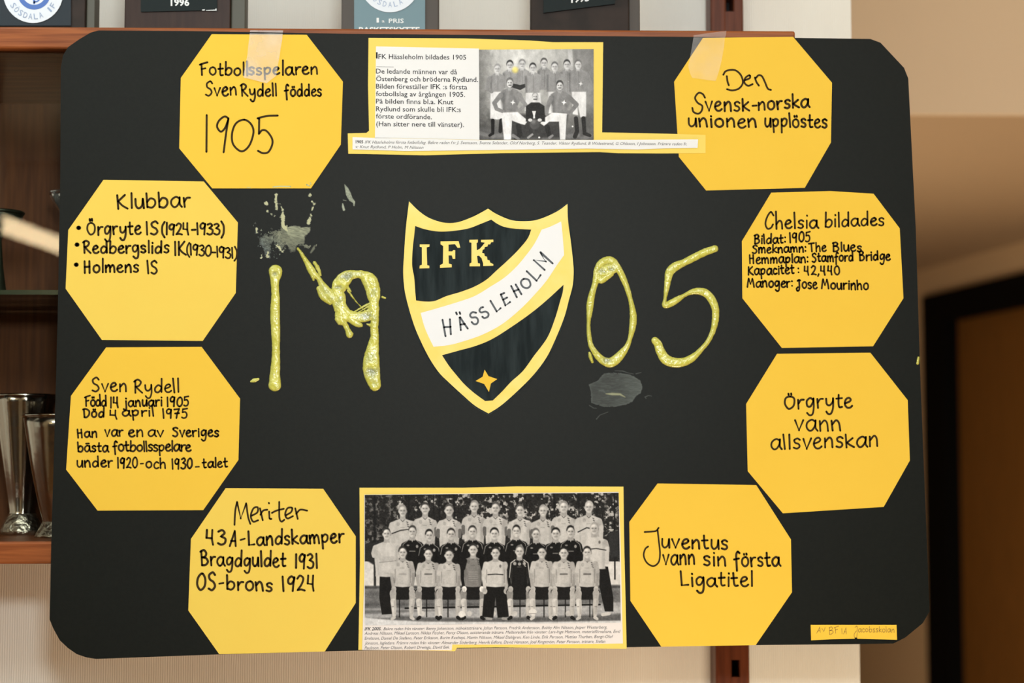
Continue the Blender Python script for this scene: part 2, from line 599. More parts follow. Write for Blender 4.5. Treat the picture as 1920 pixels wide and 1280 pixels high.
# ================================================================== ROOM
WY = 0.345                                    # main wall plane behind the shelves
wall_x = P(1604, 640, WY)[0]                  # its free right-hand end
mb = MB(); mb.box((-2.6, WY, 0), (wall_x, WY + 0.12, 2.75), M['wallpaper'])
tag(mb.build('wall_back'), 'off-white wall with ribbed wallpaper behind the shelf unit', kind='structure')
mb = MB(); mb.box((-2.6, -4.6, -0.05), (3.2, 6.2, 0), M['floor'])
tag(mb.build('floor'), kind='structure')
mb = MB(); mb.box((-2.6, -4.6, 2.75), (3.2, 1.6, 2.80), M['ceiling'])
tag(mb.build('ceiling'), kind='structure')
mb = MB(); mb.box((-2.7, -4.6, 0), (-2.6, WY + 0.12, 2.8), M['room_white'])
tag(mb.build('wall_left'), kind='structure')
mb = MB(); mb.box((-2.7, -4.7, 0), (3.2, -4.6, 2.8), M['room_brown'])
tag(mb.build('wall_front'), kind='structure')
mb = MB(); mb.box((3.2, -4.7, 0), (3.3, 6.3, 2.8), M['room_white'])
tag(mb.build('wall_room_right'), kind='structure')
# bright beam face with the lower hall ceiling behind it
b0 = AD(1700, 215, 3.5)
BY, BZ = b0[1], b0[2]
mb = MB(); mb.box((wall_x - 0.9, BY, BZ), (3.2, BY + 0.012, 2.75), M['beige'], 0.002)
tag(mb.build('trim_1'), 'bright beige beam face across the hall opening', kind='structure')
mb = MB(); mb.box((wall_x - 0.9, BY + 0.012, BZ + 0.002), (3.2, 6.2, BZ + 0.08), M['hall'])
tag(mb.build('ceiling_hall'), kind='structure')
mb = MB(); mb.box((wall_x - 1.0, WY + 0.12, 0), (wall_x - 0.9, 6.2, 2.8), M['hall'])
tag(mb.build('wall_hall_left'), kind='structure')
# angled right-hand wall of the hall, with the door standing in it
A = AD(1700, 515, 6.45); B = AD(1920, 455, 5.5)
dirw = np.array([B[0] - A[0], B[1] - A[1]]); dirw /= np.linalg.norm(dirw)
nrm = np.array([dirw[1], -dirw[0]])
if nrm @ (np.array([CAM.x, CAM.y]) - A[:2]) < 0: nrm = -nrm


def wall_t(px):
    """distance along the angled wall where the column px meets it"""
    d = AD(px, 640, 1.0) - camn
    # camn + s*d = A + t*dirw
    Mx = np.array([[d[0], -dirw[0]], [d[1], -dirw[1]]])
    s, t = np.linalg.solve(Mx, A[:2] - camn[:2])
    return t, s


def wbox(mb, t0, t1, z0, z1, n0, n1, mt):
    vs = []
    for t in (t0, t1):
        for n in (n0, n1):
            for z in (z0, z1):
                p = A[:2] + dirw * t + nrm * n
                vs.append((p[0], p[1], z))
    mb.add(vs, [(0, 1, 3, 2), (4, 6, 7, 5), (0, 4, 5, 1), (2, 3, 7, 6), (0, 2, 6, 4), (1, 5, 7, 3)], mt)


tl, dl = wall_t(1739)
ti, _ = wall_t(1781)
ztop = camn[2] + (AD(1739, 556, 1)[2] - camn[2]) * dl
jw = ti - tl
td = ti + 0.95                                 # door leaf 0.95 m wide
mb = MB()
wbox(mb, -0.9, tl, 0, 2.4, -0.1, 0, M['hall_wall'])
wbox(mb, td + jw, td + 6.5, 0, 2.4, -0.1, 0, M['hall_wall'])
wbox(mb, tl, td + jw, ztop, 2.4, -0.1, 0, M['hall_wall'])
tag(mb.build('wall_right'), 'tan hall wall holding the dark-framed door', kind='structure')
dr = empty('door_1', tuple(A[:2] + dirw * ti) + (0,))
tag(dr, 'brown door in a wide black frame at the far right', kind='structure')
mb = MB()
wbox(mb, tl, ti, 0, ztop, -0.1, 0.02, M['door_frame'])
wbox(mb, td, td + jw, 0, ztop, -0.1, 0.02, M['door_frame'])
wbox(mb, ti, td, ztop - 0.10, ztop, -0.1, 0.02, M['door_frame'])
mb.build('door_frame', dr)
mb = MB(); wbox(mb, ti, td, 0.005, ztop - 0.10, -0.07, -0.03, M['door'])
mb.build('door_leaf', dr)
mb = MB(); wbox(mb, td - 0.10, td - 0.07, 1.0, 1.15, -0.03, 0.03, M['enamel'])
mb.build('door_handle', dr)
mb = MB(); mb.box((-2.6, 6.2, 0), (3.2, 6.3, 2.8), M['hall'])
tag(mb.build('wall_hall_end'), kind='structure')
# fluorescent tube hanging in the room; its reflection shows in the cabinet glass
GY = 0.012


def mirrored(px, py, depth):
    v = AD(px, py, depth)
    return Vector((v[0], 2 * GY - v[1], v[2]))


t0, t1 = mirrored(-12, 414, 5.0), mirrored(118, 462, 5.5)
dd = (t1 - t0).normalized()
t0 = t0 - dd * 0.02; t1 = t0 + dd * 1.2
lamp = empty('tube_lamp', (t0 + t1) / 2)
tag(lamp, 'slim fluorescent tube lamp hanging over the room, mirrored in the cabinet glass', 'lamp')
mb = MB()
q = dd.to_track_quat('Z', 'Y').to_matrix()
n = 16
vs = [t0 + q @ Vector((0.025 * math.cos(2 * math.pi * k / n), 0.025 * math.sin(2 * math.pi * k / n), 0)) for k in range(n)]
vs += [v + (t1 - t0) for v in vs]
mb.add(vs, [(k, (k + 1) % n, n + (k + 1) % n, n + k) for k in range(n)], M['tube'], True)
mb.build('tube', lamp)
for c in (t0, t1):
    mb = MB()
    mb.box((c.x - 0.03, c.y - 0.02, c.z - 0.03), (c.x + 0.03, c.y + 0.02, 2.75), M['enamel'], 0.004)
    mb.build('lamp_holder', lamp)

# ================================================================== SHELF UNIT AND WHAT STANDS ON IT
zt1 = P(60, 50, 0)[2]; zt0 = P(60, 91, 0)[2]            # top shelf
zb1 = P(60, 1015, 0)[2]; zb0 = P(60, 1057, 0)[2]        # bottom shelf
xr = P(1491, 62, 0)[0]
xl = -1.05
xrb = P(1440, 1030, 0)[0]
unit = empty('shelf_unit', (0, 0.17, zb0))
tag(unit, 'teak wall shelf unit with slotted upright behind the black poster', 'shelf unit')
mb = MB(); mb.box((xl, 0.0, zt0), (xr, WY - 0.002, zt1), M['wood'], 0.0025); s1 = mb.build('shelf', unit)
mb = MB(); mb.box((xl, 0.0, zb0), (xrb, WY - 0.002, zb1), M['wood'], 0.0025); s2 = mb.build('shelf', unit)
mb = MB(); mb.box((xl, WY - 0.035, zb1), (P(1250, 640, WY)[0], WY - 0.02, zt0), M['wood_dark']); mb.build('back_panel', unit)
mb = MB(); mb.box((P(1240, 640, 0)[0], 0.02, zb1), (P(1262, 640, 0)[0], WY - 0.05, zt0), M['wood_dark']); mb.build('side_panel', unit)
# uprights: built from strips so that the slots are real holes


def upright(x0, x1, z0, z1, slots, sx):
    mb = MB()
    y0, y1 = WY - 0.052, WY
    hw = 0.0048
    mb.box((x0, y0, z0), (sx - hw, y1, z1), M['wood_post'], 0.003)
    mb.box((sx + hw, y0, z0), (x1, y1, z1), M['wood_post'], 0.003)
    prev = z0
    for zc in sorted(slots):
        mb.box((sx - hw - 0.003, y0 + 0.0006, prev), (sx + hw + 0.003, y1, zc - 0.011), M['wood_post'])
        prev = zc + 0.011
    mb.box((sx - hw - 0.003, y0 + 0.0006, prev), (sx + hw + 0.003, y1, z1), M['wood_post'])
    mb.box((sx - hw - 0.002, y1 - 0.012, z0), (sx + hw + 0.002, y1 - 0.006, z1), M['slot'])
    return mb.build('upright', unit)


UY = WY - 0.052
sa, sb = P(1366, 6, UY)[2], P(1382, 1253, UY)[2]
xs = (P(1366, 6, UY)[0] + P(1382, 1253, UY)[0]) / 2
gap = (sa - sb) / 8
sl = [sb + gap * k for k in range(-2, 11)]
xu0, xu1 = P(1337, 640, UY)[0], P(1400, 640, UY)[0]
upright(xu0, xu1, 1.0, 2.5, sl, xs)
upright(xl + 0.06, xl + 0.06 + (xu1 - xu0), 1.0, 2.5, sl, xl + 0.06 + (xs - xu0))
# glass shelf (green front edge) and sliding glass front
zg = P(60, 548, 0.03)[2]
mb = MB(); mb.box((xl, 0.0305, zg - 0.0022), (P(1235, 640, 0.03)[0], WY - 0.04, zg + 0.0022), M['pane'])
mb.box((xl, 0.029, zg - 0.0026), (P(1235, 640, 0.03)[0], 0.0305, zg + 0.0026), M['glass_edge'])
tag(mb.build('glass_shelf', unit), 'glass shelf board with a green edge')
mb = MB(); a = (xl, GY, zb1 + 0.001); b = (P(700, 640, GY)[0], GY, zt0 - 0.001)
mb.add([(a[0], GY, a[2]), (b[0], GY, a[2]), (b[0], GY, b[2]), (a[0], GY, b[2])], [(0, 1, 2, 3)], M['pane'])
tag(mb.build('glass_front', unit), 'clear sliding glass front')


def cup(name, label, cat, cx, py_base_z, Y, rows, mt, flute=0, amp=0.0, foot=None, scale_px=640):
    """rows: (half width px, py) from the rim down, measured at depth Y"""
    k = (P(1000, 640, Y)[0] - P(999, 640, Y)[0])
    c = (P(cx, scale_px, Y)[0], Y)
    prof = [(hw * k, P(cx, py, Y)[2]) for hw, py in rows]
    dz = py_base_z - prof[-1][1]
    prof = [(r, z + dz) for r, z in prof]
    root = empty(name, (c[0], c[1], py_base_z))
    tag(root, label, cat)
    body = prof if foot is None else prof[:foot + 1]
    inner = [(max(r - 0.0012, 0.001), z) for r, z in body[::-1]]
    mb = MB(); mb.lathe(inner[:-1][::-1][::-1] + [(body[0][0] - 0.0012, body[0][1])] + body, c, mt, 48, flute, amp)
    mb.build('bowl', root)
    if foot is not None:
        mb = MB(); mb.lathe(prof[foot:] + [(0.0, prof[-1][1])], c, M['silver_dark'] if mt is M['silver'] else mt, 40)
        mb.build('foot', root)
    mb = MB(); R, z = prof[0]
    mb.lathe([(R - 0.002, z), (R, z + 0.0018), (R + 0.0016, z), (R, z - 0.0025), (R - 0.002, z)], c, mt, 48)
    mb.build('rim', root)
    return root


cup('trophy_vase', 'tall fluted silver trophy vase on the bottom shelf, far left', 'trophy', 48, zb1, 0.20,
    [(58, 722), (55, 735), (50, 765), (43, 810), (35, 860), (28, 905), (23, 938), (24, 942), (27, 948), (33, 958), (38, 972), (40, 982)],
    M['silver'], 10, 0.045, 7)
cup('trophy_vase', 'smaller plain silver trophy vase in front, half behind the poster edge', 'trophy', 112, zb1, 0.12,
    [(64, 767), (60, 790), (52, 840), (43, 890), (33, 935), (26, 960), (25, 965), (30, 975), (38, 990), (40, 995)],
    M['silver'], 0, 0, 6)
zgs = zg + 0.0026
cup('goblet', 'dark green bronze cup standing on the glass shelf at the left edge', 'trophy', -6, zgs, 0.18,
    [(44, 378), (42, 388), (34, 398), (10, 408), (5, 430), (9, 480), (16, 530), (22, 545)], M['bronze'], 0, 0, 5)
cup('crystal_goblet', 'clear crystal goblet on the glass shelf, mostly hidden by the poster', 'goblet', 122, zgs, 0.17,
    [(33, 342), (30, 352), (22, 366), (12, 380), (10, 450), (12, 520), (26, 540), (28, 545)], M['crystal'], 8, 0.06, 5)


# ---- plaques standing on the top shelf
def text_mb(mb, body, x0, x1, ya, yb, y, mt, shear=0.0, bold=0.0, cap=None, hscale=None):
    """printed text fitted between pixels x0..x1 with baseline from ya to yb"""
    cu = bpy.data.curves.new('t', 'FONT')
    cu.body = body; cu.size = 1.0; cu.shear = shear; cu.offset = bold; cu.resolution_u = 2
    ob = bpy.data.objects.new('t', cu); COL.objects.link(ob)
    dg = bpy.context.evaluated_depsgraph_get()
    me = bpy.data.meshes.new_from_object(ob.evaluated_get(dg))
    n = len(me.vertices)
    v = np.zeros(n * 3); me.vertices.foreach_get('co', v); v = v.reshape(-1, 3)
    fs = [list(p.vertices) for p in me.polygons]
    bpy.data.objects.remove(ob); bpy.data.curves.remove(cu); bpy.data.meshes.remove(me)
    mn, mxx = v[:, 0].min(), v[:, 0].max()
    kx = (x1 - x0) / (mxx - mn)
    ky = (cap / 0.73) if cap else kx
    px = x0 + (v[:, 0] - mn) * kx
    py = ya + (yb - ya) * (px - x0) / max(x1 - x0, 1) - v[:, 1] * ky
    if hscale: px, py = hscale(px, py)
    mb.add(list(PA(np.stack([px, py], 1), y)), fs, mt)


def circ_pts(cx, cy, r, n=48):
    return [(cx + r * math.cos(2 * math.pi * k / n), cy + r * math.sin(2 * math.pi * k / n)) for k in range(n)]


def arc_text(mb, s, cx, cy, r, a0, a1, size, y, mt):
    """letters along the lower half of a circle, tops towards the centre"""
    n = len(s)
    for i, ch in enumerate(s):
        if ch == ' ': continue
        a = math.radians(a0 + (a1 - a0) * i / (n - 1))       # 0 = straight down, positive = right
        ux, uy = math.cos(a), -math.sin(a)                   # local right
        ox, oy = cx + r * math.sin(a), cy + r * math.cos(a)
        vx, vy = -math.sin(a), -math.cos(a)                  # local up (towards centre)

        def tr(px, py):
            lx, ly = px, -py
            return ox + lx * ux + ly * vx, oy + lx * uy + ly * vy
        wch = size * (0.30 if ch in 'I' else 0.62)
        text_mb(mb, ch, -wch / 2, wch / 2, 0, 0, y, mt, cap=size, hscale=tr)


def plaque(label, x0, xf, x1, Y, dep, face_m, side_m, ztop_m=0.24, split=None):
    root = empty('award_plaque', (P((x0 + x1) / 2, 60, Y)[0], Y + dep / 2, zt1))
    tag(root, label, 'plaque', 'award plaques on the top shelf')
    xa, xb = P(x0, 30, Y)[0], P(xf, 30, Y)[0]
    xc = P(x1, 30, Y + dep)[0]
    mb = MB()
    z0, z1 = zt1, zt1 + ztop_m
    mb.box((xa, Y, z0), (xb, Y + dep, z1), face_m, 0.002)
    if xc - xb > 0.004:
        mb.box((xb, Y + 0.004, z0), (P(x1, 30, Y + 0.004)[0], Y + dep, z1), side_m, 0.0015)
    mb.build('wooden_block', root)
    return root


YP = 0.070
# 1 far left: slate plate with round badge
p1 = plaque('dark plaque with round white and blue club badge, far left of the top shelf', -75, 160, 178, YP, 0.03, M['plaque_black'], M['plaque_side'])
mb = MB(); mb.sheet([(-50, -260), (133, -260), (133, 48), (-50, 48)], YP, YP - 0.002, M['plate_navy']); pl = mb.build('plate', p1)
mb = MB(); yb_ = YP - 0.002
mb.sheet(circ_pts(62, -13, 56), yb_, yb_ - 0.001, M['badge_white'])
mb.flat(circ_pts(64, -13, 31), yb_ - 0.0012, M['badge_blue'])
mb.flat(circ_pts(64, -13, 22), yb_ - 0.0014, M['badge_white'])
mb.stroke([(64, -32), (64, 6)], 4, yb_ - 0.0016, M['badge_blue'])
mb.stroke(smooth_path([(64, 4), (72, 1), (76, -8)]), 3, yb_ - 0.0016, M['badge_blue'])
arc_text(mb, 'SÖSDALA IF', 62, -13, 49, -58, 58, 11.5, yb_ - 0.0014, M['badge_pale'])
tag(mb.build('badge', p1), 'round white badge with blue ring')
# 2 brown plaque, black plate 1996
p2 = plaque('brown wooden plaque with black plate reading 1996', 233, 432, 460, YP, 0.03, M['plaque_brown'], M['plaque_side'])
mb = MB(); mb.sheet([(264, -150), (407, -152), (407, 19), (264, 22)], YP, YP - 0.002, M['plate_black'])
text_mb(mb, '1996', 320, 355, 10.5, 10.5, YP - 0.0022, M['engraved'], bold=0.03, cap=13)
mb.flat([(379, 18), (384, 17.5), (384, 19.5), (379, 20)], YP - 0.0023, M['engraved'])
mb.flat([(386, 19), (404, 18), (404, 16), (406, 16), (406, 20), (386, 20)], YP - 0.0023, M['engraved'])
tag(mb.build('plate', p2), 'black plate reading 1996')
# 3 grey plaque with blue-grey plate
p3 = plaque('grey plaque with blue-grey plate and round white badge, middle of the top shelf', 640, 823, 827, YP, 0.02, M['plaque_grey'], M['plaque_brown'])
mb = MB(); mb.sheet([(664, -220), (797, -220), (797, 80), (664, 80)], YP, YP - 0.002, M['plate_teal'])
yq = YP - 0.0022
text_mb(mb, '1', 706, 710.5, 42, 42, yq, M['engraved'], bold=0.02, cap=9)
text_mb(mb, 'a', 716, 721, 42, 42, yq, M['engraved'], cap=6)
text_mb(mb, 'PRIS', 729, 757, 43, 43, yq, M['engraved'], bold=0.01, cap=8.5)
text_mb(mb, 'BASKETSKYTTE', 673, 787, 60.5, 60.5, yq, M['engraved'], bold=0.03, cap=10)
tag(mb.build('plate', p3), 'blue-grey plate with white engraving')
mb = MB(); mb.sheet(circ_pts(731, -33, 56), YP - 0.002, YP - 0.003, M['badge_white'])
arc_text(mb, 'SÖSDALA IF', 731, -33, 46.5, -55, 70, 10.5, YP - 0.0032, M['badge_pale'])
tag(mb.build('badge', p3), 'round white badge with pale blue letters')
# 4 black plaque with tilted plate 1995
p4 = plaque('black-brown plaque with a crooked black plate reading 1995, right of the top shelf', 995, 1180, 1200, YP, 0.03, M['plaque_black'], M['plaque_grey'])
mb = MB(); mb.sheet([(1019, -150), (1153, -162), (1153, 7), (1019, 24)], YP, YP - 0.003, M['plate_black'])
text_mb(mb, '1995', 1071, 1105, 5.0, 1.5, YP - 0.0032, M['engraved'], bold=0.03, cap=13)
tag(mb.build('plate', p4), 'crooked black plate reading 1995')

# ================================================================== POSTER
D_ = None
# hand lettering: x-height 1, capitals and ascenders about 1.7, digits 1.5, y up; a doubled point is a corner
G = {
 'a': (0.85, [[(.72, .85), (.45, 1.0), (.12, .75), (.05, .35), (.25, .02), (.5, .08), (.72, .5), (.75, .95)], [(.75, .95), (.75, .3), (.92, .0)]]),
 'b': (0.80, [[(.05, 1.7), (.08, .05)], [(.08, .6), (.35, .95), (.68, .8), (.72, .35), (.45, .0), (.08, .1)]]),
 'c': (0.65, [[(.62, .85), (.35, 1.0), (.08, .6), (.15, .15), (.4, .0), (.65, .15)]]),
 'd': (0.85, [[(.7, .75), (.4, .95), (.1, .6), (.12, .15), (.38, .0), (.65, .3), (.72, .6)], [(.72, 1.75), (.74, .05)]]),
 'e': (0.70, [[(.08, .45), (.45, .6), (.6, .8), (.45, 1.0), (.18, .85), (.05, .4), (.22, .03), (.5, .0), (.7, .18)]]),
 'f': (0.60, [[(.6, 1.5), (.42, 1.7), (.25, 1.35), (.25, .6), (.28, -.5)], [(.0, .75), (.52, .85)]]),
 'g': (0.80, [[(.68, .8), (.4, 1.0), (.1, .7), (.15, .2), (.42, .15), (.66, .6), (.7, .95)], [(.7, .95), (.72, .1), (.62, -.6), (.35, -.75), (.12, -.5)]]),
 'h': (0.75, [[(.05, 1.75), (.08, .0)], [(.08, .55), (.35, .95), (.6, .8), (.66, .0)]]),
 'i': (0.22, [[(.1, .95), (.13, .0)], [(.1, 1.4), (.12, 1.35)]]),
 'j': (0.45, [[(.3, .95), (.34, -.3), (.18, -.7), (-.05, -.45)], [(.3, 1.4), (.32, 1.35)]]),
 'k': (0.72, [[(.06, 1.7), (.1, .0)], [(.62, .95), (.14, .5)], [(.14, .5), (.4, .25), (.72, .02)]]),
 'l': (0.22, [[(.06, 1.75), (.14, .0)]]),
 'm': (1.15, [[(.05, .95), (.1, .0)], [(.1, .6), (.35, .98), (.52, .75), (.56, .05)], [(.56, .6), (.82, .98), (1.0, .7), (1.06, .0)]]),
 'n': (0.78, [[(.05, .95), (.1, .0)], [(.1, .6), (.4, 1.0), (.62, .75), (.7, .0)]]),
 'o': (0.80, [[(.45, 1.0), (.12, .8), (.08, .3), (.38, .0), (.7, .25), (.7, .75), (.45, 1.0)]]),
 'p': (0.78, [[(.06, .95), (.14, -.65)], [(.1, .7), (.35, 1.0), (.65, .85), (.62, .35), (.35, .1), (.12, .25)]]),
 'r': (0.58, [[(.05, .95), (.12, .0)], [(.1, .55), (.3, .92), (.56, .95)]]),
 's': (0.62, [[(.56, .85), (.35, 1.0), (.1, .85), (.18, .58), (.45, .45), (.55, .2), (.35, .0), (.06, .1)]]),
 't': (0.58, [[(.2, 1.55), (.22, .4), (.32, .05), (.55, .08)], [(.0, .9), (.52, .95)]]),
 'u': (0.75, [[(.05, 1.0), (.08, .3), (.3, .0), (.58, .3), (.65, .98)], [(.65, .98), (.72, .0)]]),
 'v': (0.70, [[(.02, .98), (.34, .02), (.34, .02), (.66, 1.0)]]),
 'y': (0.78, [[(.04, .95), (.12, .4), (.38, .25), (.64, .6), (.66, .98)], [(.66, .98), (.7, .0), (.55, -.6), (.3, -.65), (.12, -.4)]]),
 'ä': (0.85, [[(.72, .85), (.45, 1.0), (.12, .75), (.05, .35), (.25, .02), (.5, .08), (.72, .5), (.75, .95)], [(.75, .95), (.75, .3), (.92, .0)], [(.25, 1.35), (.68, 1.38)]]),
 'ö': (0.80, [[(.45, 1.0), (.12, .8), (.08, .3), (.38, .0), (.7, .25), (.7, .75), (.45, 1.0)], [(.28, 1.42), (.3, 1.28)], [(.54, 1.44), (.56, 1.3)]]),
 'A': (0.90, [[(.05, .0), (.3, .7), (.62, 1.6), (.62, 1.6), (.68, .8), (.74, .0)], [(.2, .55), (.7, .55)]]),
 'B': (0.90, [[(.1, 1.6), (.14, .0)], [(.0, 1.5), (.4, 1.68), (.66, 1.35), (.5, .98), (.15, .9)], [(.15, .9), (.6, .82), (.82, .42), (.55, .05), (.14, .0)]]),
 'C': (0.95, [[(.88, 1.4), (.6, 1.7), (.25, 1.3), (.08, .6), (.3, .0), (.65, .1), (.85, .5)]]),
 'D': (0.95, [[(.12, 1.5), (.18, .1)], [(.0, 1.45), (.4, 1.55), (.85, 1.1), (.8, .45), (.45, .02), (.16, .05)]]),
 'F': (0.85, [[(.18, 1.45), (.22, .0)], [(.0, 1.35), (.35, 1.5), (.85, 1.65)], [(.2, .8), (.62, .9)]]),
 'H': (0.85, [[(.08, 1.55), (.12, .0)], [(.62, 1.55), (.66, .0)], [(.1, .8), (.66, .85)]]),
 'I': (0.25, [[(.08, 1.6), (.16, .0)]]),
 'J': (0.75, [[(.5, 1.4), (.54, .2), (.42, -.35), (.15, -.45), (.05, -.1), (.3, .15)], [(.25, 1.2), (.5, 1.4), (.7, 1.3)]]),
 'K': (0.90, [[(.08, 1.6), (.12, .0)], [(.7, 1.6), (.14, .8)], [(.14, .8), (.45, .35), (.88, .0)]]),
 'L': (0.75, [[(.08, 1.6), (.12, .05), (.12, .05), (.7, .1)]]),
 'M': (1.20, [[(.06, .0), (.15, .8), (.25, 1.65), (.25, 1.65), (.55, .55), (.55, .55), (.85, 1.6), (.85, 1.6), (1.0, .7), (1.1, .0)]]),
 'O': (1.00, [[(.55, 1.55), (.15, 1.2), (.08, .5), (.42, .0), (.82, .3), (.88, 1.0), (.55, 1.55)]]),
 'Ö': (1.00, [[(.55, 1.45), (.15, 1.15), (.08, .5), (.42, .0), (.85, .3), (.9, 1.0), (.55, 1.45)], [(.38, 2.05), (.4, 1.75)], [(.62, 2.08), (.64, 1.78)]]),
 'R': (0.90, [[(.12, 1.6), (.15, .0)], [(.0, 1.45), (.35, 1.7), (.68, 1.4), (.5, .95), (.15, .8)], [(.18, .85), (.5, .4), (.85, .0)]]),
 'S': (0.85, [[(.78, 1.4), (.55, 1.65), (.18, 1.4), (.25, 1.0), (.6, .75), (.75, .35), (.45, .0), (.1, .15)]]),
 'T': (0.90, [[(.4, 1.55), (.46, .0)], [(.0, 1.5), (.85, 1.65)]]),
 '0': (0.80, [[(.45, 1.5), (.12, 1.15), (.08, .4), (.4, .0), (.72, .4), (.7, 1.15), (.45, 1.5)]]),
 '1': (0.28, [[(.1, 1.5), (.14, .0)]]),
 '2': (0.75, [[(.06, 1.2), (.3, 1.5), (.6, 1.25), (.45, .65), (.08, .05), (.08, .05), (.4, .1), (.72, .0)]]),
 '3': (0.72, [[(.08, 1.35), (.4, 1.5), (.6, 1.2), (.3, .85), (.3, .85), (.66, .6), (.6, .15), (.3, .0), (.04, .15)]]),
 '4': (0.80, [[(.1, 1.5), (.06, .7), (.06, .7), (.5, .65)], [(.55, 1.5), (.52, .6), (.6, .0)]]),
 '5': (0.72, [[(.68, 1.5), (.15, 1.4), (.15, 1.4), (.12, .9), (.12, .9), (.45, .95), (.62, .55), (.5, .1), (.2, .0), (.02, .12)]]),
 '7': (0.75, [[(.05, 1.4), (.65, 1.5), (.65, 1.5), (.4, .7), (.3, .0)], [(.15, .75), (.62, .8)]]),
 '9': (0.72, [[(.6, 1.3), (.35, 1.5), (.08, 1.2), (.12, .8), (.4, .75), (.6, 1.15), (.62, 1.4)], [(.62, 1.4), (.56, .7), (.52, .0)]]),
 '-': (0.55, [[(.08, .6), (.5, .63)]]),
 '(': (0.35, [[(.35, 1.75), (.08, 1.1), (.08, .2), (.35, -.35)]]),
 ')': (0.35, [[(.05, 1.75), (.32, 1.1), (.3, .2), (.05, -.35)]]),
 ':': (0.25, [[(.1, .95), (.12, .9)], [(.1, .2), (.12, .15)]]),
 ',': (0.25, [[(.15, .1), (.05, -.25)]]),
 '.': (0.2, [[(.1, .05), (.12, .0)]]),
}
GAP = 0.18
jr = random.Random(3)


def hand(mb, text, x0, x1, ya, yb, xh, wd, y, asc=1.7, mt=None, gap=GAP):
    mt = mt or M['ink']
    tot = sum(G[c][0] for c in text) + gap * (len(text) - 1)
    k = (x1 - x0) / tot
    x = x0
    for c in text:
        gw, strokes = G[c]
        jy, js = jr.uniform(-.05, .05) * xh, jr.uniform(.95, 1.05)
        sl = jr.uniform(-.05, .05)
        for st in strokes:
            pts = []
            for gx, gy in st:
                if gy > 1: gy = 1 + (gy - 1) * (asc - 1) / 0.7
                X = x + (gx + sl * gy) * k
                base = ya + (yb - ya) * (X - x0) / max(1, x1 - x0)
                pts.append((X, base + jy - gy * js * xh))
            mb.stroke(smooth_path(pts), (wd + 0.6) * jr.uniform(.92, 1.08) if wd > 1.5 else wd, y, mt)
        x += (gw + gap) * k


BF, BB = -0.0050, -0.0020                      # poster front and back
BOARD = [(185, 57), (170, 61), (148, 74), (128, 88), (118, 104), (114, 127), (113, 330), (108, 600), (101, 853), (96, 1020),
         (93, 1161), (100, 1178), (112, 1200), (128, 1215), (144, 1226), (162, 1232), (180, 1235), (395, 1227), (640, 1220), (920, 1214), (1175, 1213),
         (1417, 1209), (1618, 1207), (1675, 1206), (1697, 1195), (1730, 1168), (1743, 1146), (1734, 920), (1725, 690),
         (1717, 427), (1703, 147), (1695, 127), (1651, 80), (1632, 73), (1493, 71), (1280, 69), (960, 66), (640, 63), (470, 60), (340, 58)]
poster = empty('poster', P(935, 1215, BF))
tag(poster, 'large black cardboard poster with yellow octagon cards taped to the shelf edge', 'poster')
M['board_edge'] = mat('poster_cut_edge', (0.045, 0.055, 0.045), 0.8)
mb = MB(); mb.sheet(BOARD, BB, BF, M['board'], M['board_edge']); mb.build('backing_board', poster)


def card(pts, label, level=0, name='octagon_card', mt=None):
    yb_ = BF - level * 0.0004
    mb = MB(); mb.sheet(pts, yb_, yb_ - 0.0004, mt or M['yellow'])
    o = mb.build(name, poster)
    if label: o['label'] = label
    return o, yb_ - 0.0004 - 0.00015


def lettering(parent, fn, label=None):
    mb = MB(); fn(mb); o = mb.build('lettering', parent)
    return o


# --- card: player born
c, y = card([(397, 64), (575, 65), (643, 153), (639, 271), (583, 353), (398, 353), (336, 278), (339, 146)],
            'yellow octagon card ending in a large 1905, top left of the poster', 1)


def z(pts, s, ox, oy): return [(ox + a / s, oy + b / s) for a, b in pts]


def fA(mb):
    W = 3.0
    hand(mb, 'Fotboll', 375, 465, 141, 141, 14, W, y, 1.75)
    hand(mb, 'sspe', 466, 524, 140, 139, 13.5, W, y)
    hand(mb, 'laren', 528, 596, 140, 138, 14.5, W, y, 1.8)
    hand(mb, 'Sven', 384, 444, 180, 178, 15.5, W, y, 1.75)
    hand(mb, 'Rydell', 452, 519, 180, 180, 13.5, W, y, 1.65)
    hand(mb, 'föddes', 534, 603, 180, 180, 13, W, y, 1.65)
    s = lambda p: z(p, 5.82, 330, 80)
    for p in ([(335, 790), (332, 1190)],
              [(572, 825), (530, 805), (470, 850), (448, 915), (488, 970), (535, 930), (570, 840)], [(572, 825), (545, 1000), (520, 1195)],
              [(745, 840), (655, 880), (612, 990), (625, 1110), (715, 1185), (800, 1120), (845, 980), (820, 890), (745, 840)],
              [(1110, 795), (990, 800), (890, 825)], [(908, 830), (905, 995), (905, 995), (940, 955), (990, 965), (1045, 1040), (1050, 1110), (1010, 1190), (950, 1205), (895, 1180)]):
        mb.stroke(smooth_path(s(p)), 3.8, y, M['ink'])


lettering(c, fA)
# --- card: clubs
c, y = card([(194, 337), (382, 340), (446, 417), (442, 549), (380, 639), (191, 637), (123, 541), (128, 431)],
            'yellow octagon card with three bulleted club names', 0, mt=M['yellow_pale'])


